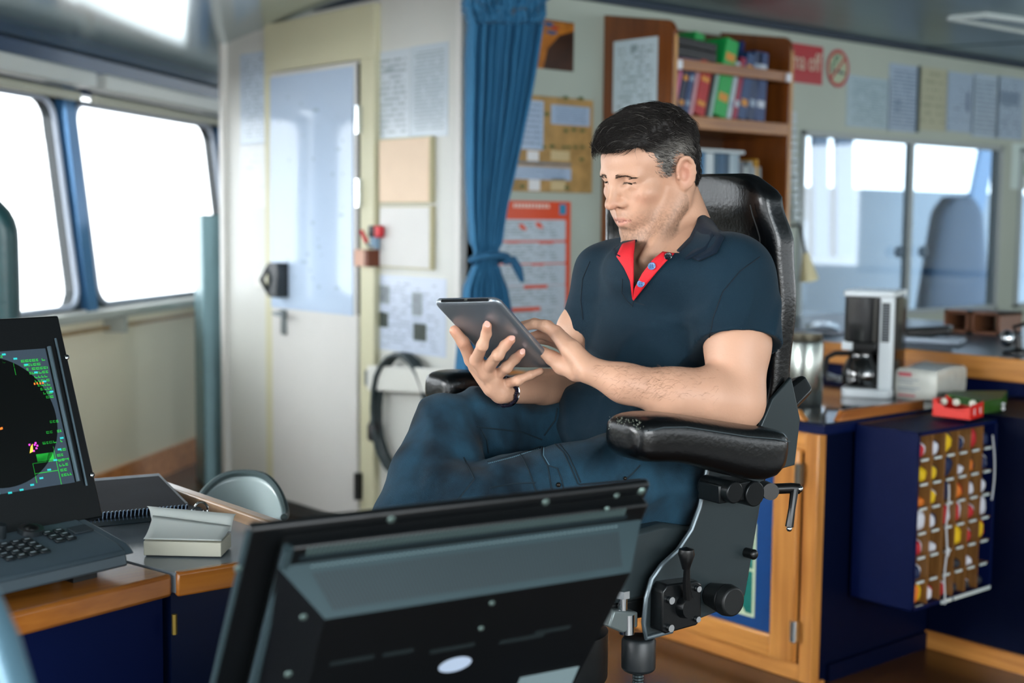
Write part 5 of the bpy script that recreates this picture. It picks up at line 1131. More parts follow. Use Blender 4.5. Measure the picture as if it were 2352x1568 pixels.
# small metal bracket at plate front
mb=MB(HM); mb.cyl((-.24,.085,.655),(-.24,.085,.70),.008,12); mb.cyl((-.24,.085,.70),(-.24,.085,.712),.012,6); mb.cyl((-.24,.075,.64),(-.24,.075,.672),.013,14); mb.build('hinge_pin',CHROME,hc)
mb=MB(HM); mb.prism([(-.25,y,z) for y,z in ((.06,.675),(.11,.685),(.12,.66),(.09,.645),(.06,.65))],(.06,0,0)); mb.build('pin_bracket',mat('bracket_grey','#6b7575',.4,metal=.4),hc,bevel=.003)
# footrest for the shoes
mb=MB(HM); mb.box((0,.42,.22),(.4,.2,.015),rx=8); mb.tube([(-.12,.06,.20),(-.12,.34,.21)],.015,10); mb.tube([(.12,.06,.20),(.12,.34,.21)],.015,10); mb.build('footrest',plate_m,hc,bevel=.004)
# ================= PERSON =================
BM=np.stack([RT,FW,UPV],1)          # camera-aligned floor axes (x right, y away, z up)
CAMF=np.eye(4); CAMF[:3,:3]=BM
def Q(u,v,d): return BM.T@U(u,v,d)
class Field:
    def __init__(s,lo,hi,h):
        s.lo=np.array(lo,float); s.h=h; s.n=np.ceil((np.array(hi)-s.lo)/h).astype(int)+1
        s.ax=[s.lo[i]+h*np.arange(s.n[i]) for i in range(3)]; s.D=np.full(s.n,.05,np.float32)
    def sub(s,lo,hi):
        i0=np.clip(np.floor((lo-s.lo)/s.h).astype(int),0,s.n); i1=np.clip(np.ceil((hi-s.lo)/s.h).astype(int)+1,0,s.n)
        sl=tuple(slice(a,b) for a,b in zip(i0,i1)); g=np.meshgrid(*[s.ax[i][sl[i]] for i in range(3)],indexing='ij')
        return sl,g
    def op(s,fn,c,r,k=.01,mode='u',m=.02):
        lo,hi=np.min(c,0)-r-m-k,np.max(c,0)+r+m+k; sl,g=s.sub(lo,hi)
        if g[0].size==0: return
        d=fn(*g).astype(np.float32); D=s.D[sl]
        if mode=='u': hh=np.maximum(k-np.abs(D-d),0)/k; s.D[sl]=np.minimum(D,d)-hh*hh*k*.25
        else: hh=np.maximum(k-np.abs(D+d),0)/k; s.D[sl]=np.maximum(D,-d)+hh*hh*k*.25
    def cone(s,a,b,ra,rb,k=.01,mode='u',flat=None):
        a,b=np.array(a,float),np.array(b,float); ba=b-a; L2=ba@ba+1e-12
        def fn(x,y,z):
            px,py,pz=x-a[0],y-a[1],z-a[2]; t=np.clip((px*ba[0]+py*ba[1]+pz*ba[2])/L2,0,1)
            qx,qy,qz=px-ba[0]*t,py-ba[1]*t,pz-ba[2]*t
            if flat is not None:
                n_,f_=flat; dn=qx*n_[0]+qy*n_[1]+qz*n_[2]; e=(1/f_-1)*dn; qx=qx+e*n_[0];qy=qy+e*n_[1];qz=qz+e*n_[2]
            d=np.sqrt(qx*qx+qy*qy+qz*qz)-(ra+(rb-ra)*t)
            return d*(flat[1] if flat is not None else 1)
        s.op(fn,[a,b],max(ra,rb),k,mode)
    def chain(s,P,R,k=.006,**kw):
        for i in range(len(P)-1): s.cone(P[i],P[i+1],R[i],R[i+1],k,**kw)
    def ell(s,c,r,k=.01,mode='u',M=None):
        c=np.array(c,float); M=np.eye(3) if M is None else M
        def fn(x,y,z):
            p=[x-c[0],y-c[1],z-c[2]]; q=[sum(M[j,i]*p[j] for j in range(3)) for i in range(3)]
            k0=np.sqrt(sum((q[i]/r[i])**2 for i in range(3)))+1e-9; k1=np.sqrt(sum((q[i]/r[i]**2)**2 for i in range(3)))+1e-9
            return k0*(k0-1)/k1
        s.op(fn,[c],max(r),k,mode)
    def cut(s,p,n,k=.004,c=None,r=None):
        """remove the half space beyond plane (p,n) inside ball c,r"""
        p=np.array(p);n=np.array(n)/np.linalg.norm(n)
        sl,g=s.sub(np.array(c)-r,np.array(c)+r)
        d=((g[0]-p[0])*n[0]+(g[1]-p[1])*n[1]+(g[2]-p[2])*n[2]); bl=np.sqrt((g[0]-c[0])**2+(g[1]-c[1])**2+(g[2]-c[2])**2)-r
        d=np.maximum(-d,bl).astype(np.float32)   # negative inside the cut region
        D=s.D[sl]; hh=np.maximum(k-np.abs(D+d),0)/k; s.D[sl]=np.maximum(D,-d)+hh*hh*k*.25
    def nets(s):
        D=s.D; S=D<0; c=[(i,j,k) for i in (0,1) for j in (0,1) for k in (0,1)]
        nx,ny,nz=[n-1 for n in D.shape]
        cnt=np.zeros((nx,ny,nz),np.int8)
        for i,j,k in c: cnt+=S[i:nx+i,j:ny+j,k:nz+k]
        act=(cnt>0)&(cnt<8); idx=np.argwhere(act); V=np.zeros((len(idx),3)); W=np.zeros(len(idx))
        val={q:D[idx[:,0]+q[0],idx[:,1]+q[1],idx[:,2]+q[2]].astype(float) for q in c}
        for a in c:
            for ax in range(3):
                if a[ax]==0:
                    b=list(a); b[ax]=1; b=tuple(b); va,vb=val[a],val[b]; m=(va<0)!=(vb<0)
                    t=np.where(m,va/np.where(m,va-vb,1),0); P=np.array(a,float)[None]+t[:,None]*(np.array(b)-np.array(a))[None]
                    V+=P*m[:,None]; W+=m
        V=s.lo+(idx+V/W[:,None])*s.h
        ID=-np.ones((nx,ny,nz),int); ID[tuple(idx.T)]=np.arange(len(idx)); F_=[]
        for ax in range(3):
            o=[0,0,0];o[ax]=1; A=S[1:-1,1:-1,1:-1] if 0 else None
            a0=S[tuple(slice(0,n) if i==ax else slice(1,n) for i,n in enumerate((nx,ny,nz)))]
            a1=S[tuple(slice(1,n+1) if i==ax else slice(1,n) for i,n in enumerate((nx,ny,nz)))]
            e=np.argwhere(a0!=a1); 
            off=np.array([0 if i==ax else 1 for i in range(3)]); e=e+off
            u_,v_=[(1,2),(2,0),(0,1)][ax]; du=np.zeros(3,int);du[u_]=1; dv=np.zeros(3,int);dv[v_]=1
            q=[ID[tuple((e-du-dv).T)],ID[tuple((e-dv).T)],ID[tuple(e.T)],ID[tuple((e-du).T)]]
            q=np.stack(q,1); sg=S[tuple(e.T)]; q[~sg]=q[~sg][:,::-1]; F_.append(q)
        Fc=np.concatenate(F_); Fc=Fc[(Fc>=0).all(1)]
        return V,Fc
def smooth(V,Fc,it=2,l=.5):
    n=len(V)
    for _ in range(it):
        A=np.zeros((n,3));c=np.zeros(n)
        for a,b in ((0,1),(1,2),(2,3),(3,0)):
            for x,y in ((a,b),(b,a)): np.add.at(A,Fc[:,x],V[Fc[:,y]]); np.add.at(c,Fc[:,x],1)
        V=V*(1-l)+l*A/np.maximum(c,1)[:,None]
    return V
def vnorm(V,Fc):
    N=np.cross(V[Fc[:,2]]-V[Fc[:,0]],V[Fc[:,3]]-V[Fc[:,1]]); A=np.zeros_like(V)
    for k in range(4): np.add.at(A,Fc[:,k],N)
    return A/(np.linalg.norm(A,axis=1)[:,None]+1e-12)
def fbm(P,sc,seed=0):
    return np.array([noise.fractal(Vector((p[0]*sc+seed,p[1]*sc,p[2]*sc)),.8,2.1,3) for p in P])
def mesh_from(name,V,Fc,m,parent=None,cols=None,origin=(0,0,0)):
    """V in camera-aligned floor axes"""
    W=V@BM.T; PM=WM[parent.name] if parent else np.array(Matrix.Translation(Vector(origin)))
    inv=np.linalg.inv(PM); L_=W@inv[:3,:3].T+inv[:3,3]
    me=bpy.data.meshes.new(name); me.from_pydata(L_.tolist(),[],Fc.tolist() if hasattr(Fc,'tolist') else Fc); me.materials.append(m); me.shade_smooth()
    if cols is not None:
        at=me.color_attributes.new('Col','FLOAT_COLOR','POINT'); c4=np.concatenate([cols,np.ones((len(cols),1))],1).astype(np.float32); at.data.foreach_set('color',c4.ravel())
    o=bpy.data.objects.new(name,me); COL.objects.link(o)
    if parent: o.parent=parent; WM[o.name]=PM
    else: o.location=Vector(origin); WM[o.name]=PM
    return o,W
def L3(c): return np.array(lin(c)[:3])
# ---- head frame
HYAW,HPIT,HROL,HS=55,23,3,.935
HC=Q(1501,400,2.34)
y_,p_,r_=map(math.radians,(HYAW,HPIT,HROL))
F0=np.array([-math.sin(y_),-math.cos(y_),0]); X0=np.array([-math.cos(y_),math.sin(y_),0]); Z0=np.array([0,0,1.])
Fh=F0*math.cos(p_)-Z0*math.sin(p_); Uh=F0*math.sin(p_)+Z0*math.cos(p_)
X2=X0*math.cos(r_)+Uh*math.sin(r_); U2=Uh*math.cos(r_)-X0*math.sin(r_)
HR=np.stack([X2,Fh,U2],1)
def hd_(x,y,z): return HC+HR@(np.array([x,y,z])*HS)
def hl(P): return ((P-HC)@HR)/HS
_zi=[-.2,-.1,-.08,-.06,-.02,.014,.03,.036,.055,.3]; _zo=[-.2,-.1,-.072,-.0505,-.014,.0195,.0275,.0305,.055,.3]
def fw_(c):
    w=min(1,max(0,(c[1]-.045)/.02)); return (c[0],c[1],c[2]*(1-w)+w*float(np.interp(c[2],_zi,_zo)))
def hf_(x,y,z): return hd_(*fw_((x,y,z)))
s_=HS
# ---- joints (pixel + real distance)
SL=Q(1688,632,2.215); SR=Q(1402,634,2.40)
EL=Q(1688,918,2.145); WL=Q(1352,849,2.13); 
ER=Q(1350,882,2.44); WR=Q(1150,901,2.235)
NB=Q(1585,575,2.335)
# ---- tablet
TTL,TTR=Q(992,696,2.16),Q(1141,693,2.085); TBR=Q(1266,848,2.215)
ta=TTR-TTL; tb=TBR-TTR; ta_=ta/np.linalg.norm(ta); tb=tb-ta_*(tb@ta_); tb_=tb/np.linalg.norm(tb); tn=np.cross(ta_,tb_); 
if tn[1]>0: tn=-tn
TW,THt=np.linalg.norm(ta),np.linalg.norm(TBR-TTR)
def TPt(u,v,off):
    """point at a pixel, lying off metres in front of the tablet's back"""
    c=BM.T@CP; r=BM.T@ray(u,v); n=tn; p=TTL+tn*off; return c+r*((p-c)@n)/(r@n)
lo=np.array([-.16,1.98,.93]); hi=np.array([.46,2.52,1.56])
B=Field(lo,hi,.0027)
# torso under the shirt
CH_=Q(1545,700,2.33); 
B.ell(CH_,(.15,.095,.14),.02,M=np.stack([np.array([.8,-.6,0]),np.array([.6,.8,0]),np.array([0,0,1])],1))
B.cone(SL+[-.03,0,-.01],SR+[.03,0,-.01],.055,.055,.03)
B.cone(NB,SL+[0,0,-.0],.05,.04,.02); B.cone(NB,SR,.045,.04,.02)
B.ell(Q(1510,640,2.295),(.07,.04,.05),.03)
# neck
B.cone(hd_(0,-.030,-.035),NB+[.004,.02,-.02],.048*s_,.060,.014)
B.cone(hd_(0,-.016,-.055),Q(1526,600,2.305),.036,.045,.012)
B.cone(hd_(-.055,-.025,-.03),Q(1480,598,2.25),.013,.01,.018)      # neck tendon
# skull + face
hR=HR
def hell(c,r,k=.012,mode='u',rot=None):
    M=hR if rot is None else hR@rot
    B.ell(hf_(*c),[a*s_ for a in r],k*s_,mode,M)
def hcone(a,b,ra,rb,k=.01,mode='u'): B.cone(hf_(*a),hf_(*b),ra*s_,rb*s_,k*s_,mode)
hell((0,-.010,.042),(.074,.090,.073),.02)
hell((0,.04,.043),(.062,.052,.048),.02)
hell((0,.045,-.012),(.056,.045,.06),.02)
hell((0,.048,-.052),(.040,.042,.042),.02)
for sx in (-1,1):
    hcone((sx*.0535,.004,-.042),(sx*.021,.072,-.088),.0135,.0160,.03)
    hcone((sx*.058,.0,-.01),(sx*.0535,.004,-.045),.012,.0135,.02)
    hell((sx*.0535,.014,-.050),(.009,.013,.013),.025)
    hell((sx*.043,.064,-.014),(.019,.02,.016),.018)
    hcone((sx*.008,.088,.030),(sx*.044,.074,.031),.0098,.009,.012)
    hell((sx*.015,.084,-.004),(.009,.012,.02),.012)
    hell((sx*.028,.075,-.045),(.016,.018,.022),.018)
hell((0,.083,-.091),(.019,.013,.0135),.014)
hell((0,.09,-.06),(.024,.014,.022),.014)
for sx in (-1,1):
    hell((sx*.0315,.096,.015),(.018,.014,.0115),.010,'s')
    hell((sx*.031,.0735,.014),(.0145,.0135,.0125),.004)
    hcone((sx*.0185,.0875,.0090),(sx*.031,.0890,.0098),.0026,.0032,.002,'s'); hcone((sx*.031,.0890,.0098),(sx*.044,.081,.0085),.0032,.0018,.002,'s')
    hcone((sx*.020,.0875,.0035),(sx*.041,.080,.004),.0035,.003,.006)
# nose
hcone((0,.085,.032),(0,.107,-.012),.0085,.0100,.009)
hell((0,.1135,-.0195),(.0112,.012,.0105),.007)
for sx in (-1,1):
    hell((sx*.0140,.0985,-.0235),(.0068,.0105,.0080),.006)
    hell((sx*.0075,.1045,-.0335),(.004,.0055,.0035),.003,'s')
hcone((0,.103,-.033),(0,.1025,-.045),.004,.005,.006)
# lips
for sx in (-1,1):
    hcone((sx*.0015,.1035,-.0535),(sx*.023,.0895,-.0575),.0042,.0022,.004)
    hcone((sx*.001,.1015,-.0652),(sx*.019,.0905,-.0622),.0056,.0028,.004)
    hcone((0,.1085,-.0592),(sx*.024,.0925,-.0598),.0013,.0010,.003,'s')
hell((0,.1035,-.079),(.014,.006,.004),.006,'s')
# ears
for sx in (-1,1):
    ra=Matrix.Rotation(math.radians(sx*24),3,'Z')@Matrix.Rotation(math.radians(12),3,'X'); rot=np.array(ra)
    ec=np.array([sx*.0800,-.006,.004])
    hell(tuple(ec),(.0075,.0180,.0290),.006,'u',rot)
    hell(tuple(ec+rot@np.array([sx*.0070,.003,-.002])),(.0088,.0090,.0150),.004,'s',rot)
    hell(tuple(ec+rot@np.array([sx*.0072,-.003,.015])),(.0072,.0088,.0070),.003,'s',rot)
    cs=[tuple(ec+rot@np.array([sx*(.0035+.002*math.sin(t)),.0160*math.cos(t)*1.03,.0270*math.sin(t)*1.03])) for t in np.radians([10,35,60,85,110,135,160,185,210,235,255])]
    for a_,b_ in zip(cs[:-1],cs[1:]): hcone(a_,b_,.0031,.0031,.004)
    hell((sx*.0765,.001,-.0215),(.0055,.008,.0075),.005)
    hell((sx*.079,.0115,.001),(.004,.004,.006),.003)
# ---- near arm (his left)
mid=Q(1550,905,2.12)
B.cone(SL,Q(1694,790,2.175),.046,.05,.02); B.cone(Q(1694,790,2.175),EL,.051,.046,.02)
B.ell(Q(1692,945,2.14),(.032,.03,.026),.02)
B.cone(EL+[0,0,0],Q(1630,912,2.13),.043,.044,.02)
B.chain([Q(1630,912,2.13),Q(1550,906,2.12),Q(1435,880,2.12),WL],[.044,.040,.0285,.0215],.02)
# near hand
B.chain([WL,Q(1312,803,2.15),Q(1277,764,2.185)],[.0205,.0160,.0115],.006)
B.chain([Q(1330,830,2.16),Q(1316,818,2.19),Q(1290,782,2.22)],[.018,.0165,.012],.006)
B.chain([Q(1340,850,2.14),Q(1325,850,2.15),Q(1292,838,2.17),Q(1268,822,2.185),Q(1246,807,2.195)],[.018,.0175,.0155,.0115,.009],.006)
FL=[([(1275,762,2.185),(1250,748,2.185),(1226,744,2.19),(1203,752,2.195)],[.0112,.0090,.0080,.0066]),
([(1283,768,2.21),(1258,749,2.215),(1228,741,2.22),(1197,747,2.22)],[.011,.009,.008,.0066]),
([(1290,782,2.235),(1263,771,2.235),(1238,768,2.235),(1215,773,2.235)],[.0105,.0086,.0076,.0062]),
([(1296,796,2.25),(1272,786,2.25),(1248,781,2.25),(1228,781,2.25)],[.010,.0078,.0068,.0056])]
for pts_,rr_ in FL: B.chain([Q(*p) for p in pts_],rr_,.003); B.cone(Q(1318,815,2.18),Q(*pts_[0]),.013,.0105,.004)
for i in (0,1,2): B.ell(Q(*FL[i][0][1]),(.0098,.0098,.0098),.004)
kL=[Q(*FL[0][0][0]),Q(*FL[1][0][0])]
# ---- far arm (his right)
B.cone(SR,Q(1338,760,2.40),.044,.043,.02); B.cone(Q(1338,760,2.40),ER,.043,.042,.02)
B.cone(ER,Q(1250,889,2.355),.038,.030,.02); B.cone(Q(1250,889,2.355),WR,.030,.0185,.012)
# far hand behind the tablet, back of the hand towards camera
M1,M2,M3,M4_=[TPt(u,v,o) for u,v,o in ((1094,826,.033),(1117,850,.036),(1133,869,.036),(1146,886,.036))]
wq=WR*.45+M2*.55
B.cone(WR,wq,.0170,.0140,.005); B.cone(Q(1128,893,2.225),TPt(1090,842,.028),.0135,.0115,.008); B.cone(wq*.6+M1*.4,M1,.0125,.0105,.006); B.cone(wq,M2,.014,.0108,.005); B.cone(wq*.7+M3*.3,M3,.0125,.0105,.005); B.cone(WR*.6+M4_*.4,M4_,.0130,.0100,.005)
for M_k in (M1,M2,M3,M4_):
    B.ell(M_k+tn*.003,(.0100,.0100,.0100),.004)
    B.cone(WR*.5+M_k*.5+tn*.010,M_k+tn*.0075,.0035,.0036,.007)
FR=[([(1094,826,.033),(1108,793,.028),(1117,766,.013),(1119,748,.0075)],[.0108,.0088,.0082,.0076]),
([(1117,850,.036),(1144,814,.030),(1160,793,.015),(1173,780,.008)],[.0110,.0092,.0085,.0078]),
([(1133,869,.034),(1164,843,.028),(1183,824,.014),(1197,811,.008)],[.0105,.0088,.0081,.0074]),
([(1146,886,.036),(1190,873,.034),(1218,861,.020),(1242,852,.008)],[.0098,.0080,.0070,.0062])]
for pts_,rr_ in FR:
    Pk=[TPt(*p) for p in pts_]; B.chain(Pk,rr_,.003); B.ell(Pk[1]+tn*.001,[rr_[1]*1.1]*3,.004); B.ell(Pk[2],[rr_[2]*1.04]*3,.003)
B.chain([wq*.6+M1*.4,TPt(1083,826,.024),TPt(1064,786,.014),TPt(1044,759,.006)],[.0145,.0118,.0100,.0090],.005)
V,Fc=B.nets(); V=smooth(V,Fc,1,.4)
# ---- skin colours
P=hl(V); _w=np.clip((P[:,1]-.045)/.02,0,1); P[:,2]=P[:,2]*(1-_w)+_w*np.interp(P[:,2],_zo,_zi); base=L3('#c69a80'); col=np.tile(base,(len(V),1))
def mixc(c,m):
    global col
    m=np.clip(m,0,1)[:,None]; col=col*(1-m)+L3(c)[None]*m
def g3(p,c,r): 
    q=(p-np.array(c))/np.array(r); return np.exp(-(q**2).sum(1)*2)
head=np.linalg.norm(P-np.array([0,.02,0]),axis=1)<.16
hz=V[:,2]>HC[2]-.17
pr=np.array([noise.noise(Vector(tuple(p*28))) for p in V]); 
col*= (1+.05*pr)[:,None]
mixc('#cf8571',.45*(g3(P,(0,.112,-.022),(.016,.016,.014))+.6*(g3(P,(.045,.07,-.02),(.022,.03,.02))+g3(P,(-.045,.07,-.02),(.022,.03,.02)))))
mixc('#cf8a76',.6*(g3(P,(-.082,-.005,.005),(.012,.025,.035))+g3(P,(.082,-.005,.005),(.012,.025,.035))))
nn=np.array([noise.noise(Vector(tuple(p*420))) for p in V])
# stubble zone: jaw line, chin, moustache and sideburn; darker jaw edge paints in shade
jz=(P[:,2]<-.03+.25*np.clip(.045-P[:,1],0,.06)/.06*.12)&(P[:,2]>-.125)&(P[:,1]>-.012)&head
st=np.clip((-P[:,2]-.038+.35*np.clip(.06-P[:,1],0,1))/.03,0,1)*(P[:,2]>-.122)*(P[:,1]>.0)*np.clip((P[:,1]+.01)/.015,0,1)*(np.abs(P[:,0])<.085)*(P[:,2]<.0)
mu=g3(P,(0,.1,-.046),(.024,.02,.006)); lipm=g3(P,(0,.105,-.0595),(.025,.03,.0105))
jl=P[:,2]+.064+.52*np.clip(P[:,1],-.02,.09)
mixc('#5d4a3c',(.36+.30*np.exp(-(jl/.014)**2)+.42*nn)*np.clip((jl+.006)/.006,0,1)*np.clip(st,0,1)*np.clip((.118-np.linalg.norm(P-np.array([0,.035,-.03]),axis=1))/.02,0,1)*(1-np.clip(lipm*2.2,0,1))); mixc('#6a5246',.28*mu*(1+.6*nn))
lp=((np.abs(P[:,2]+.0595)<.0085*(1-np.abs(P[:,0])/.03)+.0008)&(P[:,1]>.085)&(np.abs(P[:,0])<.0245)).astype(float)
mixc('#c07f74',.5*lp)
sl=((np.abs(P[:,2]+.0597)<.0012)&(P[:,1]>.088)&(np.abs(P[:,0])<.024)).astype(float); mixc('#6a3530',.7*sl)
mixc('#5a3a30',.55*(((np.abs(P[:,2]-.011)<.0015)&(P[:,1]>.07)&(np.abs(np.abs(P[:,0])-.031)<.0145)).astype(float)))
# knuckles and fingertips slightly redder
for q in (M1,M2,M3,M4_,kL[0],kL[1]): mixc('#cf8b78',.45*g3(V,q,(.014,.014,.014)))
for (u,v,o) in ((1119,748,.0075),(1173,779,.008),(1197,810,.008),(1044,758,.006),(1064,785,.014),(1238,853,.006)): mixc('#d4836a',.5*g3(V,TPt(u,v,o),(.014,.014,.014)))
# scalp under the hair
mixc('#3a302c',np.clip((P[:,2]-.075+.9*np.clip(P[:,1]-.03,-.2,.0))/.02,0,1)*(P[:,1]<.078)*head*(P[:,2]>0))
skin=mat('skin','#d9aa8f',.46,attr='Col',bump=.12,bscale=260,sss=.05,spec=.45)
person,_=mesh_from('person',V,Fc,skin,None,col,origin=tuple(BM@np.array([.17,2.38,.78])))
tag(person,'seated dark-haired man in navy polo and jeans, legs crossed, reading a tablet','person')
from mathutils.bvhtree import BVHTree
bodyBVH=BVHTree.FromPolygons([Vector(p) for p in (V@BM.T)],[tuple(f) for f in Fc.tolist()])
def cast(bvh,u,v,off=0,dflt=2.3):
    r=ray(u,v); r=r/np.linalg.norm(r); h=bvh.ray_cast(Vector(CP),Vector(r))
    if h[0] is None: return U(u,v,dflt)
    return np.array(h[0])-r*off
# ---- eyes
for sx in (-1,1):
    c=BM@hf_(sx*.031,.0725,.0135); mb=MB(); R3=BM@HR; mb.ell(c,(.0125,.0125,.0118),20,m=R3)
    e=mb.build('eye',mat('eye_white','#c9c4c0',.2,coat=.5),person)
    d=np.array([-.05,.9,-.42]); d/=np.linalg.norm(d); q=BM@(hf_(sx*.031,.0725,.0135)+HR@d*.0117); dw=R3@d
    a=np.cross(dw,[0,0,1.]);a/=np.linalg.norm(a);b=np.cross(a,dw)
    mb=MB(TA(q,a,b,dw)); mb.lathe([(.0055,-.0012),(.0056,.0003),(.003,.001),(.0,.0012)],(0,0,0),20); mb.build('iris',mat('iris','#3a3428',.15,coat=.6),e)
    mb=MB()
    ll=[]
    for k in range(17):
        f=k/16; x=sx*(.0185+.0255*f); p0=hf_(x,.0872-.0065*f**2,.0125+.0010*math.sin(f*3.1)-.001*f); ll.append(BM@p0); p1=p0+HR@(np.array([sx*.0012*(f-.2),.0022,-.0022]))*HS
        mb.tube([BM@p0,BM@((p0+p1)/2+HR@np.array([0,.0006,-.0006])),BM@p1],[.0002,.00016,.0001],4)
    mb.tube(ll,[.0004]+[.0007]*15+[.0004],6)
    mb.build('eyelashes',mat('lash','#1b1411',.6),person)
    mb=MB(); rb=random.Random(9)
    for k in range(150):
        f=rb.random(); x=sx*(.014+.036*f); zc=.0290+.0095*(1-f)**2; h_w=.0036*(1-.5*f)
        y=.0985-.020*f**1.5-.0; p0=hf_(x,y+.004,zc+rb.uniform(-h_w,h_w)); 
        d=HR@np.array([sx*.9,-.12*f,.25-.5*f])*.0075
        hloc=bodyBVH.find_nearest(Vector(BM@p0)); p0w=np.array(hloc[0])+np.array(hloc[1])*.0004; q1=np.array(bodyBVH.find_nearest(Vector(p0w+BM@d))[0])+np.array(hloc[1])*.001
        mb.tube([p0w,(p0w+q1)/2+np.array(hloc[1])*.0012,q1],[.00026,.00022,.0001],3)
    mb.build('eyebrow',mat('brow','#453428',.7),person)
# ---- hair
G=Field(HC-np.array([.15,.15,.12]),HC+np.array([.15,.15,.19]),.003)
G.ell(hd_(0,-.010,.046),[a*s_ for a in (.0800,.0965,.077)],.02,M=HR)
G.ell(hd_(0,.040,.079),[a*s_ for a in (.062,.060,.044)],.02,M=HR)
G.ell(hd_(0,-.004,.090),[a*s_ for a in (.060,.066,.034)],.02,M=HR)
G.ell(hd_(0,-.048,-.012),[a*s_ for a in (.056,.044,.055)],.02,M=HR)
gx,gy,gz=np.meshgrid(*G.ax,indexing='ij'); GP=np.stack([gx,gy,gz],-1).reshape(-1,3); LP=hl(GP); ax_=np.abs(LP[:,0])
yy=LP[:,1]; 
hair_z=np.interp(yy,[-.12,-.06,-.032,-.022,-.014,.004,.010,.014,.018,.022,.030,.044,.053,.060,.07,.085,.11],[-.058,-.062,-.055,.012,.036,.038,.030,.014,-.002,-.006,-.001,.024,.052,.073,.074,.079,.072])
front=np.interp(ax_,[0,.03,.045,.055,.07],[.0,.0,-.002,.0,.0])
reg=((hair_z+front)-LP[:,2])*.75
G.D=np.maximum(G.D.reshape(-1),reg.astype(np.float32)).reshape(G.D.shape)
HV,HF=G.nets(); HV=smooth(HV,HF,2,.5); HN=vnorm(HV,HF); HP=hl(HV)
def flow(p):
    """combing direction in head axes"""
    x,y,z=p; side=min(1,max(0,(abs(x)-.035)/.03))*min(1,max(0,(.125-z)/.05))
    top=np.array([.55+ .3*math.sin(y*40),.75,.1]); sd=np.array([0,-.75 if y>-.02 else -.35,-.35 if y>-.04 else -.85])
    if y<-.06: top=np.array([.1,-.5,-.7])
    return top*(1-side)+sd*side
stn=np.array([noise.noise(Vector((p[0]*90+5*math.sin(p[1]*35),p[1]*30,p[2]*60))) for p in HP]); st2=np.array([noise.noise(Vector(tuple(p*38))) for p in HP])
edge=np.clip((HP[:,2]-np.interp(HP[:,1],[-.12,.0,.11],[-.06,0,.08]))/.02,.3,1)
HV2=HV+HN*((stn*.0034+st2*.0045)*edge-.0025)[:,None]
dark=L3('#191513'); grey=L3('#8a8680')
gm_=np.clip((.075-HP[:,2])/.03,0,1)*np.clip((np.abs(HP[:,0])-.045)/.02,0,1)*np.clip((HP[:,1]+.05)/.04,0,1)
def hcol(gm,j): c=dark*(1-gm)+grey*gm; return c*(1+j)
HCc=dark[None]*(1-gm_[:,None]*.6)+grey[None]*gm_[:,None]*.6
verts=[*HV2]; faces=[tuple(f) for f in HF.tolist()]; cl=[*HCc]
rh=random.Random(11); K=len(HV)
for s in range(21000):
    i=rh.randrange(K); n_=HN[i]; 
    if n_@(HC-HV[i])>0: continue
    p=HV2[i].copy()-n_*.0003+np.array([rh.uniform(-.0015,.0015) for _ in range(3)]); pts=[p]; ln=rh.uniform(.012,.030)*(1 if HP[i][2]>.075 else .62); ns=5; ph=rh.uniform(0,6.28); cur=rh.uniform(.0,.9)
    lift=rh.uniform(.10,.42)+(.22 if HP[i][2]<.085 else 0)
    frontq=HP[i][1]>.06 and HP[i][2]>.08
    for k in range(ns):
        f=HR@flow(hl(p)); f=f-n_*(f@n_); f/=np.linalg.norm(f)+1e-9; sdv=np.cross(f,n_)
        d=f+sdv*math.sin(ph+k*cur*1.3)*.45+n_*(lift*(1-k*.45))
        if frontq: d=d+HR@np.array([0,.2,.25-.28*k])
        p=p+d/np.linalg.norm(d)*ln/ns; pts.append(p)
    g=np.clip((.075-HP[i][2])/.03,0,1)*np.clip((abs(HP[i][0])-.045)/.02,0,1)*np.clip((HP[i][1]+.05)/.04,0,1)
    gl=g*(1 if rh.random()<.65 else .1)+ (0 if g>.3 else (.35 if rh.random()<.05 else 0)); c=hcol(min(1,gl),rh.uniform(-.4,.9))
    b0=len(verts); w0=.00042
    a=np.cross(pts[1]-pts[0],n_); a/=np.linalg.norm(a)+1e-9; bb=n_
    for k,q in enumerate(pts):
        w_=w0*(1-k/ns*.8)
        for m_ in range(3): th=2*math.pi*m_/3; verts.append(q+a*w_*math.cos(th)+bb*w_*math.sin(th)); cl.append(c)
    for k in range(ns):
        for m_ in range(3): faces.append((b0+k*3+m_,b0+k*3+(m_+1)%3,b0+(k+1)*3+(m_+1)%3,b0+(k+1)*3+m_))
hairm=mat('hair','#1c1715',.6,attr='Col',spec=.35)
mesh_from('hair',np.array(verts),faces,hairm,person,np.array(cl))
# ---- polo shirt
S_=Field([-.1,2.0,.84],[.50,2.62,1.40],.0034)
tM=np.stack([np.array([.8,-.6,0]),np.array([.6,.8,0]),np.array([0,0,1])],1)
aR=Q(1338,765,2.40); S_.cone(SR,aR+[0,0,-.03],.058,.053,.03)
ar=(ER-SR)/np.linalg.norm(ER-SR); hemR=Q(1325,748,2.40); S_.cut(hemR,ar+np.array([-.15,.0,-.25]),.003,c=hemR+ar*.12,r=.135)
S_.ell(Q(1550,712,2.335),(.160,.106,.150),.015,M=tM)
S_.ell(Q(1512,850,2.33),(.128,.112,.15),.03,M=tM)
S_.ell(Q(1450,985,2.345),(.140,.122,.10),.04,M=tM)
S_.ell(Q(1500,625,2.26),(.09,.055,.05),.04,M=tM)
S_.cone(SL+[-.015,0,-.006],SR+[.02,0,-.006],.060,.055,.04)
S_.cone(NB+[.02,.0,-.018],SL+[-.005,0,0],.05,.052,.03); S_.cone(NB+[-.03,-.02,-.03],SR,.04,.048,.03)
aL=Q(1697,795,2.172)
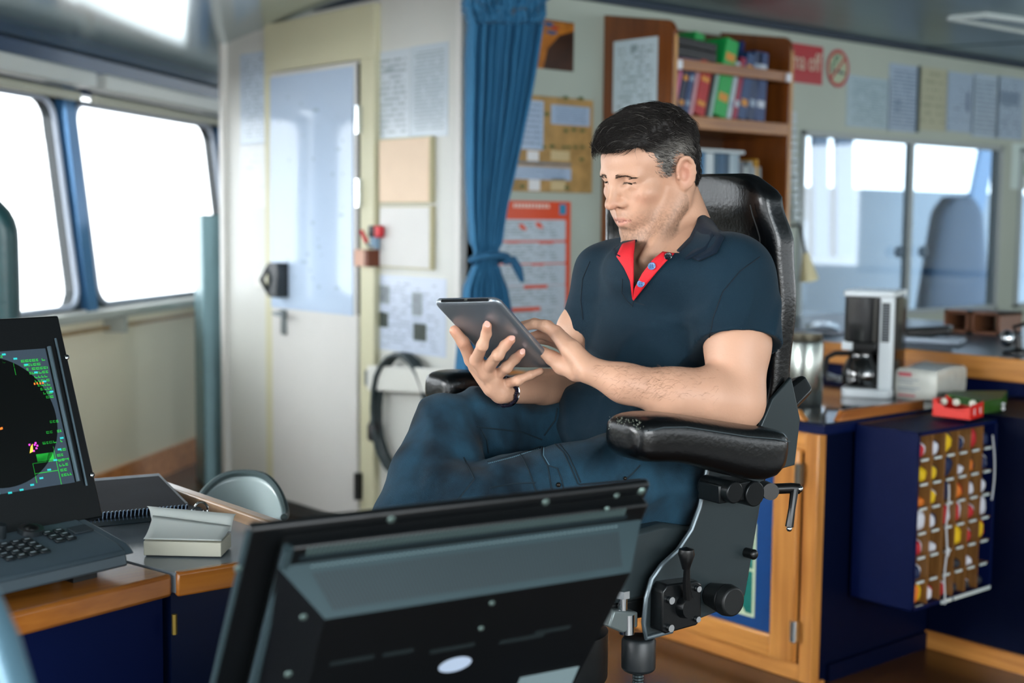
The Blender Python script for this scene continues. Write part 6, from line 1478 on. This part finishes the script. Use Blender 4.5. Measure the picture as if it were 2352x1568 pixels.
S_.cone(SL,aL+[0,0,-.03],.062,.062,.03); S_.cone(SL+[.0,.0,-.03],aL+[.0,0,-.03],.055,.061,.03)
def folds(D,F_):
    g=np.meshgrid(*F_.ax,indexing='ij'); x,y,z=g
    def ridge(ph,wd): return np.exp(-(np.sin(ph)/wd)**2)
    w=-.0060*ridge(x*26+z*30+1.3*np.sin(z*15+y*6),.42)*np.clip((1.12-z)/.10,0,1)*np.clip((.34-x)/.1,0,1)
    w-=.0050*ridge(x*34-z*27+1.2*np.sin(x*22+z*9),.38)*np.clip((x-.10)/.12,0,1)*np.clip((1.25-z)/.1,0,1)
    w-=.0040*ridge(z*44+x*12+1.5*np.sin(x*16),.45)*np.clip((1.06-z)/.05,0,1)
    w+=.0025*np.sin((x+z*.6)*48+y*30+1.5*np.sin(z*14))-.0025
    return D+w.astype(np.float32)
S_.D=folds(S_.D,S_)
# sleeve hems and neck opening
ad=(EL-SL)/np.linalg.norm(EL-SL); hemL=Q(1697,783,2.172); S_.cut(hemL,ad+np.array([.12,-.25,.0]),.003,c=hemL+ad*.12,r=.135)
NBc=Q(1530,545,2.30); S_.cone(Q(1560,480,2.33),Q(1540,535,2.31),.058,.05,.008,'s')
SV,SF=S_.nets(); SV=smooth(SV,SF,2,.5)
def projn(P):
    W=(P@BM.T-CP)@RC; return np.stack([1176+F*W[:,0]/-W[:,2],784-F*W[:,1]/-W[:,2]],1)
def inpoly(p,poly):
    x,y=p[:,0],p[:,1]; r=np.zeros(len(p),bool); n=len(poly)
    for i in range(n):
        (x0,y0),(x1,y1)=poly[i],poly[(i+1)%n]; c=((y0>y)!=(y1>y))&(x<(x1-x0)*(y-y0)/(y1-y0+1e-9)+x0); r^=c
    return r
vopen=[(1448,535),(1455,575),(1455,640),(1458,662),(1476,628),(1497,598),(1528,582),(1560,580),(1588,555),(1603,520),(1608,470),(1500,470)]
fcn=SV[SF].mean(1); pp=projn(fcn); shirtBVH=BVHTree.FromPolygons([Vector(p) for p in (SV@BM.T)],[tuple(f) for f in SF.tolist()])
kill=inpoly(pp,vopen)&(fcn[:,1]<2.345)
SN=vnorm(SV,SF)
SFk=SF[~kill]
navyf=mat('polo_navy','#0a2634',.8,var=.15,vscale=9,bump=.3,bscale=900,sheen=.05,spec=.28)
shirt,_=mesh_from('polo_shirt',SV,SFk,navyf,person)
def strip_on(name,inner,outer,m,off=.004,nu=26,nw=6,bvh=None,th=.0022,par=shirt,lift=0):
    def pl(P,t):
        P=[np.array(p,float) for p in P]; L_=[0]
        for a,b in zip(P[:-1],P[1:]): L_.append(L_[-1]+np.linalg.norm(b-a))
        t*=L_[-1]
        for i in range(len(P)-1):
            if t<=L_[i+1]+1e-9: f=(t-L_[i])/(L_[i+1]-L_[i]); return P[i]*(1-f)+P[i+1]*f
        return P[-1]
    def fn(a,b):
        p=pl(inner,a)*(1-b)+pl(outer,a)*b; 
        return cast(bvh or shirtBVH,p[0],p[1],off+lift*math.sin(math.pi*b))
    mb=MB(); mb.grid(fn,nu,nw); return mb.build(name,m,par,solid=th,ang=60)
red=mat('placket_red','#d01523',.7,bump=.2,bscale=700)
def stripd(name,A,Bp,m,th=.002,nu=20,nw=6,par=None):
    """ribbon between two 3D polylines given as (u,v,d)"""
    def pl(P,t):
        k=t*(len(P)-1); i=min(int(k),len(P)-2); f=k-i; a,b=np.array(P[i],float),np.array(P[i+1],float); return a*(1-f)+b*f
    def fn(a,b): p,q=pl(A,a),pl(Bp,a); r=p*(1-b)+q*b; return U(*r)
    mb=MB(); mb.grid(fn,nu,nw); return mb.build(name,m,par or shirt,solid=th,ang=60)
sd=lambda u,v,o=.004: (u,v,float((cast(shirtBVH,u,v,o)-CP)@FW))
plk=strip_on('placket_facing',[(1522,578),(1500,596),(1476,627),(1458,660),(1454,688)],[(1549,582),(1530,600),(1508,625),(1482,657),(1456,690)],red,.004)
strip_on('placket_facing',[(1459,552),(1455,585),(1455,620),(1455,650),(1454,687)],[(1430,560),(1416,589),(1434,615),(1448,645),(1453,687)],red,.004)
for (u,v,c) in ((1497,611,'#5878a4'),(1472,651,'#5878a4'),(1535,588,'#15181c')):
    p=cast(shirtBVH,u,v,.0075); n_=np.array([*(-FW[:2]*.9),.35])-RT*.35; n_/=np.linalg.norm(n_); a=np.cross([0,0,1.],n_);a/=np.linalg.norm(a); b=np.cross(n_,a)
    mb=MB(TA(p,a,b,n_)); mb.lathe([(.0,-.001),(.0062,-.001),(.0066,.0006),(.0055,.0014),(.0045,.0008),(.0,.0008)],(0,0,0),20); bt=mb.build('shirt_button',mat('button'+c,c,.25,coat=.4),shirt)
    mb=MB(TA(p,a,b,n_)); 
    for x_,y2 in ((-.0016,-.0016),(.0016,-.0016),(-.0016,.0016),(.0016,.0016)): mb.ell((x_,y2,.0009),(.0008,.0008,.0004),8)
    mb.build('button_hole',mat('hole_dark','#1a2438',.5),bt)
# collar
colm=mat('collar_navy','#0a1c2b',.85,bump=.25,bscale=800,sheen=.05,spec=.25)
def stripc(name,A,Bq,m,nu=22,nw=8,bow=.004,th=.003):
    def P3(L_): return [cast({'b':bodyBVH,'s':shirtBVH}[k],u,v,o) if isinstance(k,str) else U(u,v,k) for u,v,k,o in L_]
    A,Bq=P3(A),P3(Bq)
    def pl(P,t): k=t*(len(P)-1); i=min(int(k),len(P)-2); f=k-i; return P[i]*(1-f)+P[i+1]*f
    def fn(a,b):
        p=pl(A,a)*(1-b)+pl(Bq,a)*b; r=p-CP; r/=np.linalg.norm(r); return p-r*bow*math.sin(math.pi*min(1,b*1.0))
    mb=MB(); mb.grid(fn,nu,nw); return mb.build(name,m,shirt,solid=th,ang=60)
stripc('collar',[(1606,488,2.335,0),(1600,515,'b',.005),(1585,545,'b',.005),(1555,576,'b',.005)],[(1634,505,2.33,0),(1662,545,'s',.007),(1645,580,'s',.007),(1604,599,'s',.006)],colm)
stripc('collar',[(1606,488,2.335,0),(1600,486,2.36,0),(1590,490,2.40,0)],[(1634,505,2.33,0),(1628,500,2.37,0),(1612,505,2.41,0)],colm,bow=.0)
stripc('collar',[(1470,545,'s',.006),(1445,551,'s',.006),(1430,556,'s',.007)],[(1424,590,'s',.006),(1412,584,'s',.007),(1407,574,'s',.008)],colm)
stripc('collar_stand',[(1604,500,2.33,0),(1598,530,'b',.002),(1560,580,'b',.002)],[(1640,540,'s',.002),(1620,575,'s',.002),(1575,595,'s',.002)],colm,bow=.002)
# sleeve hem bands + seams drawn as raised stitching
for pts in ([(1480,700),(1454,692),(1452,706)],[(1430,640),(1428,672),(1440,690),(1453,704)],[(1745,590),(1700,622),(1660,670),(1638,730),(1628,785)],[(1355,600),(1338,640),(1334,690),(1340,740)]):
    P3=[]; mb=MB()
    for a,b in zip(pts[:-1],pts[1:]):
        for k in range(8): f=k/8; P3.append(cast(shirtBVH,a[0]*(1-f)+b[0]*f,a[1]*(1-f)+b[1]*f,.0003))
    mb.tube(P3,.0010,5); mb.build('shirt_seam',mat('seam_navy','#071722',.85),shirt)
# necklace
mb=MB(); P3=[cast(bodyBVH,u,v,.0008) for u,v in ((1604,515),(1598,530),(1586,546),(1572,560),(1560,572))]
P3=[P3[i]*(1-f)+P3[i+1]*f for i in range(4) for f in np.linspace(0,1,7)[:-1]]; mb.tube(P3,.0009,5); mb.build('necklace',mat('necklace','#6a4a30',.35,metal=.6),person)
# ---- jeans
Jn=Field([-.36,1.78,.20],[.42,2.72,1.06],.0046)
kR=Q(1024,984,2.27); kL2=Q(1075,1175,2.12)
Jn.ell(Q(1455,1045,2.37),(.165,.14,.10),.04,M=tM)
Jn.chain([Q(1440,1030,2.47),Q(1250,1012,2.40),Q(1110,990,2.33),kR],[.088,.074,.066,.058],.04)
Jn.chain([kR,Q(982,1090,2.19),Q(950,1200,2.12),Q(925,1400,2.04)],[.057,.059,.064,.055],.012)
Jn.chain([Q(1045,1050,2.22),Q(1005,1150,2.16),Q(980,1230,2.12)],[.050,.064,.06],.02)
Jn.chain([Q(1540,1095,2.27),Q(1440,1110,2.23),Q(1300,1125,2.19),Q(1180,1150,2.16),kL2],[.082,.076,.073,.068,.066],.03)
Jn.chain([kL2,Q(1085,1400,2.10),Q(1085,1700,2.08)],[.066,.055,.045],.03)
Jn.chain([Q(1380,1035,2.30),Q(1470,1075,2.25),Q(1545,1130,2.23)],[.04,.05,.045],.03)
def jfold(Fd):
    x,y,z=np.meshgrid(*Fd.ax,indexing='ij')
    ridge=lambda ph,wd: np.exp(-(np.sin(ph)/wd)**2)
    w=-.0045*ridge(x*30+z*9+1.6*np.sin(z*9+y*4),.4)*np.clip((.06-x)/.08,0,1)-.0035*ridge(z*42-x*14+1.3*np.sin(x*18),.4)*np.clip((x+.02)/.06,0,1)
    w=w+.0020*np.sin((x*1.0+z*.35)*60+3*np.sin(z*13+y*5))*np.clip((.02-x)/.1,0.15,1)
    w+=.0034*np.sin((z*1.0-x*.25)*95+2.2*np.sin(x*20))*np.clip((x+.02)/.08,0,1)
    w+=.0025*np.sin((x*.6+z)*120+y*40)*np.exp(-((x+.02)/.06)**2)*np.exp(-((z-.93)/.07)**2)
    Fd.D=Fd.D+w.astype(np.float32)
jfold(Jn)
JV,JF=Jn.nets(); JV=smooth(JV,JF,2,.5)
jeansm=mat('denim','#204559',.8,bump=.4,bscale=600,sheen=.06,col2='#0b1f2b',vscale=9,spec=.3,stretch=(1.6,1.6,.7),detail=9)
jeans,_=mesh_from('jeans',JV,JF,jeansm,person)
jBVH=BVHTree.FromPolygons([Vector(p) for p in (JV@BM.T)],[tuple(f) for f in JF.tolist()])
def seamline(pts,r=.0012,off=.0004,n=8,b=None):
    P3=[]
    for a,c in zip(pts[:-1],pts[1:]):
        for k in range(n): f=k/n; P3.append(cast(b or jBVH,a[0]*(1-f)+c[0]*f,a[1]*(1-f)+c[1]*f,off))
    P3.append(cast(b or jBVH,*pts[-1],off)); return P3
mb=MB()
for pts in ([(1120,1060),(1180,1045),(1242,1025)],[(1195,1042),(1215,1080),(1232,1130)],[(1245,1024),(1244,1045),(1258,1070),(1268,1128)],[(1256,1068),(1280,1075),(1290,1100),(1296,1128)],[(1275,1020),(1295,1040),(1312,1075),(1328,1112)],[(1285,1020),(1305,1045),(1322,1080),(1334,1108)],[(1125,1120),(1180,1110),(1230,1108)],[(1330,1112),(1400,1106),(1440,1102),(1470,1100)],[(1440,1098),(1455,1085),(1470,1068)],[(1095,980),(1140,985),(1200,992),(1245,1010)],[(1105,985),(1118,1010),(1122,1040)],[(1065,1050),(1090,1100),(1050,1150)],[(1280,938),(1275,965),(1250,1000)]):
    mb.tube(seamline(pts),.0014,5)
mb.build('seam',mat('denim_seam','#0f2530',.8),jeans)
mb=MB()
for pts in ([(1335,1118),(1400,1111),(1440,1107),(1475,1104)],[(1122,1064),(1180,1049),(1240,1029)],[(1249,1026),(1248,1045),(1262,1068)]):
    P3=seamline(pts,n=14)
    for a,c in list(zip(P3[:-1],P3[1:])): mb.tube([a,a*.4+c*.6],.0009,4)
mb.build('topstitch',mat('denim_stitch','#5f8292',.8),jeans)
p=cast(jBVH,1283,1113,.002); mb=MB(); mb.ell(p,(.004,.004,.004),14); mb.build('pocket_button',mat('button_brass','#2c2620',.35,metal=.7),jeans)
p=cast(jBVH,1436,1098,.002); mb=MB(); mb.ell(p,(.003,.003,.003),12); mb.build('rivet',mat('button_brass','',.35),jeans)
# shoes
for q,nm in ((Q(890,1420,2.01),0),(Q(1085,1720,2.08),1)):
    mb=MB(CAMF); mb.ell(q+[-.05,-.03,-.04],(.13,.06,.045),20); mb.ell(q+[0,0,0],(.06,.055,.06),16); mb.build('shoe',mat('shoe_black','#14161a',.4),person)
# nails
for (u,v,o,dv) in ((1119,744,.0135,(-3,-8)),(1176,776,.014,(6,-6)),(1200,807,.0135,(6,-6))):
    c=cast(bodyBVH,u,v,-.0002); nrm=bodyBVH.ray_cast(Vector(CP),Vector((c-CP)/np.linalg.norm(c-CP)))[1]; nrm=np.array(nrm) if nrm is not None else -FW
    t_=U(u+dv[0],v+dv[1],2.2)-U(u,v,2.2); t_=t_-nrm*(t_@nrm); t_/=np.linalg.norm(t_); a=np.cross(t_,nrm)
    mb=MB(TA(c,a,t_,nrm)); mb.ell((0,0,0),(.0046,.0058,.0009),18); mb.build('fingernail',mat('nail','#dba999',.3,coat=.15),person)
# bracelet
wd_=(WR-Q(1250,889,2.355)); wd_/=np.linalg.norm(wd_); a=np.cross(wd_,[0,0,1.]);a/=np.linalg.norm(a);b=np.cross(wd_,a); c=WR-wd_*.012
mb=MB(CAMF)
for k in range(42):
    an=2*math.pi*k/42; q=c+(a*math.cos(an)+b*math.sin(an))*.0235+wd_*.002*math.sin(an*9); mb.ell(q,(.0030,.0030,.0030),8)
br=mb.build('bracelet',mat('bracelet_dark','#171426',.3,metal=.3),person)
mb=MB(CAMF); mb.tube([c+(a*math.cos(an)+b*math.sin(an))*.0250-wd_*.006 for an in np.linspace(0,2*math.pi,40)],.0016,6); mb.build('steel_strand',CHROME,br)
# arm hair
mb=MB(); ra=random.Random(4)
for k in range(650):
    f=min(1,max(0,ra.gauss(.5,.24))); u=1370+280*f; v=838+10*f+ra.random()**2.2*75
    c=cast(bodyBVH,u,v,0,99); 
    if (c-CP)@FW>3 or (c-CP)@FW>2.25: continue
    L_=ra.uniform(.005,.011); d=-RT*ra.uniform(.5,1)+UPV*ra.uniform(-.8,.6)-FW*ra.uniform(.1,.6); d/=np.linalg.norm(d)
    mb.tube([c,c+d*L_*.5,c+d*L_+UPV*-.001],[.00014,.00012,.00006],3)
if mb.v: mb.build('arm_hair',mat('arm_hair','#85644c',.6),person)
# ================= TABLET =================
th=.009; xa,ya,za=BM@ta_,BM@(-tb_),BM@tn
o=BM@(TTL); TMx=TA(o,xa,ya,za)     # z towards the camera: the back shell
if np.linalg.det(TMx[:3,:3])<0: pass
t=thing('tablet','thin grey metal tablet held up by the man, its back to the camera','tablet',tuple(BM@((TTL+TBR)/2)))
def rrect(w,h,r,z,ins=0,n=7): return [(x,y-h,z) for x,y,_ in rr(ins,w-ins,ins,h-ins,r,0,n)]
alu=mat('tablet_aluminium','#8f979e',.33,metal=.7,var=.06,vscale=5)
mb=MB(TMx)
layers=[(-th,.0012,.012),(-th+.0018,.0,.0125),(-.003,.0015,.0125),(-.001,.004,.012),(0,.009,.010)]
n=32; rings=[rrect(TW,THt,r,z,ins) for z,ins,r in layers]; n=len(rings[0])
vs=[p for r_ in rings for p in r_]; fs=[(i*n+k,i*n+(k+1)%n,(i+1)*n+(k+1)%n,(i+1)*n+k) for i in range(len(rings)-1) for k in range(n)]+[tuple(range((len(rings)-1)*n,len(rings)*n))]
mb.add(vs,fs); mb.build('back_shell',alu,t,ang=180)
mb=MB(TMx); r0=rrect(TW,THt,.012,-th,.0012); mb.add([(x,y,z-.0012) for x,y,z in r0]+r0,[tuple(range(n))[::-1]]+[(k,(k+1)%n,n+(k+1)%n,n+k) for k in range(n)]); mb.build('screen_glass',mat('tablet_glass','#0c0f18',.08,coat=.5,emit='#8fa5c0',es=.15),t)
mb=MB(TMx); mb.bx(.018,TW-.018,-.0006,.0010,-.0062,-.0018); mb.build('antenna_strip',mat('tablet_strip','#15171c',.3),t)
mb=MB(TMx); mb.bx(TW*.5,TW*.5+.006,-.0003,.0014,-.006,-.0025); mb.build('power_button',CHROME,t)
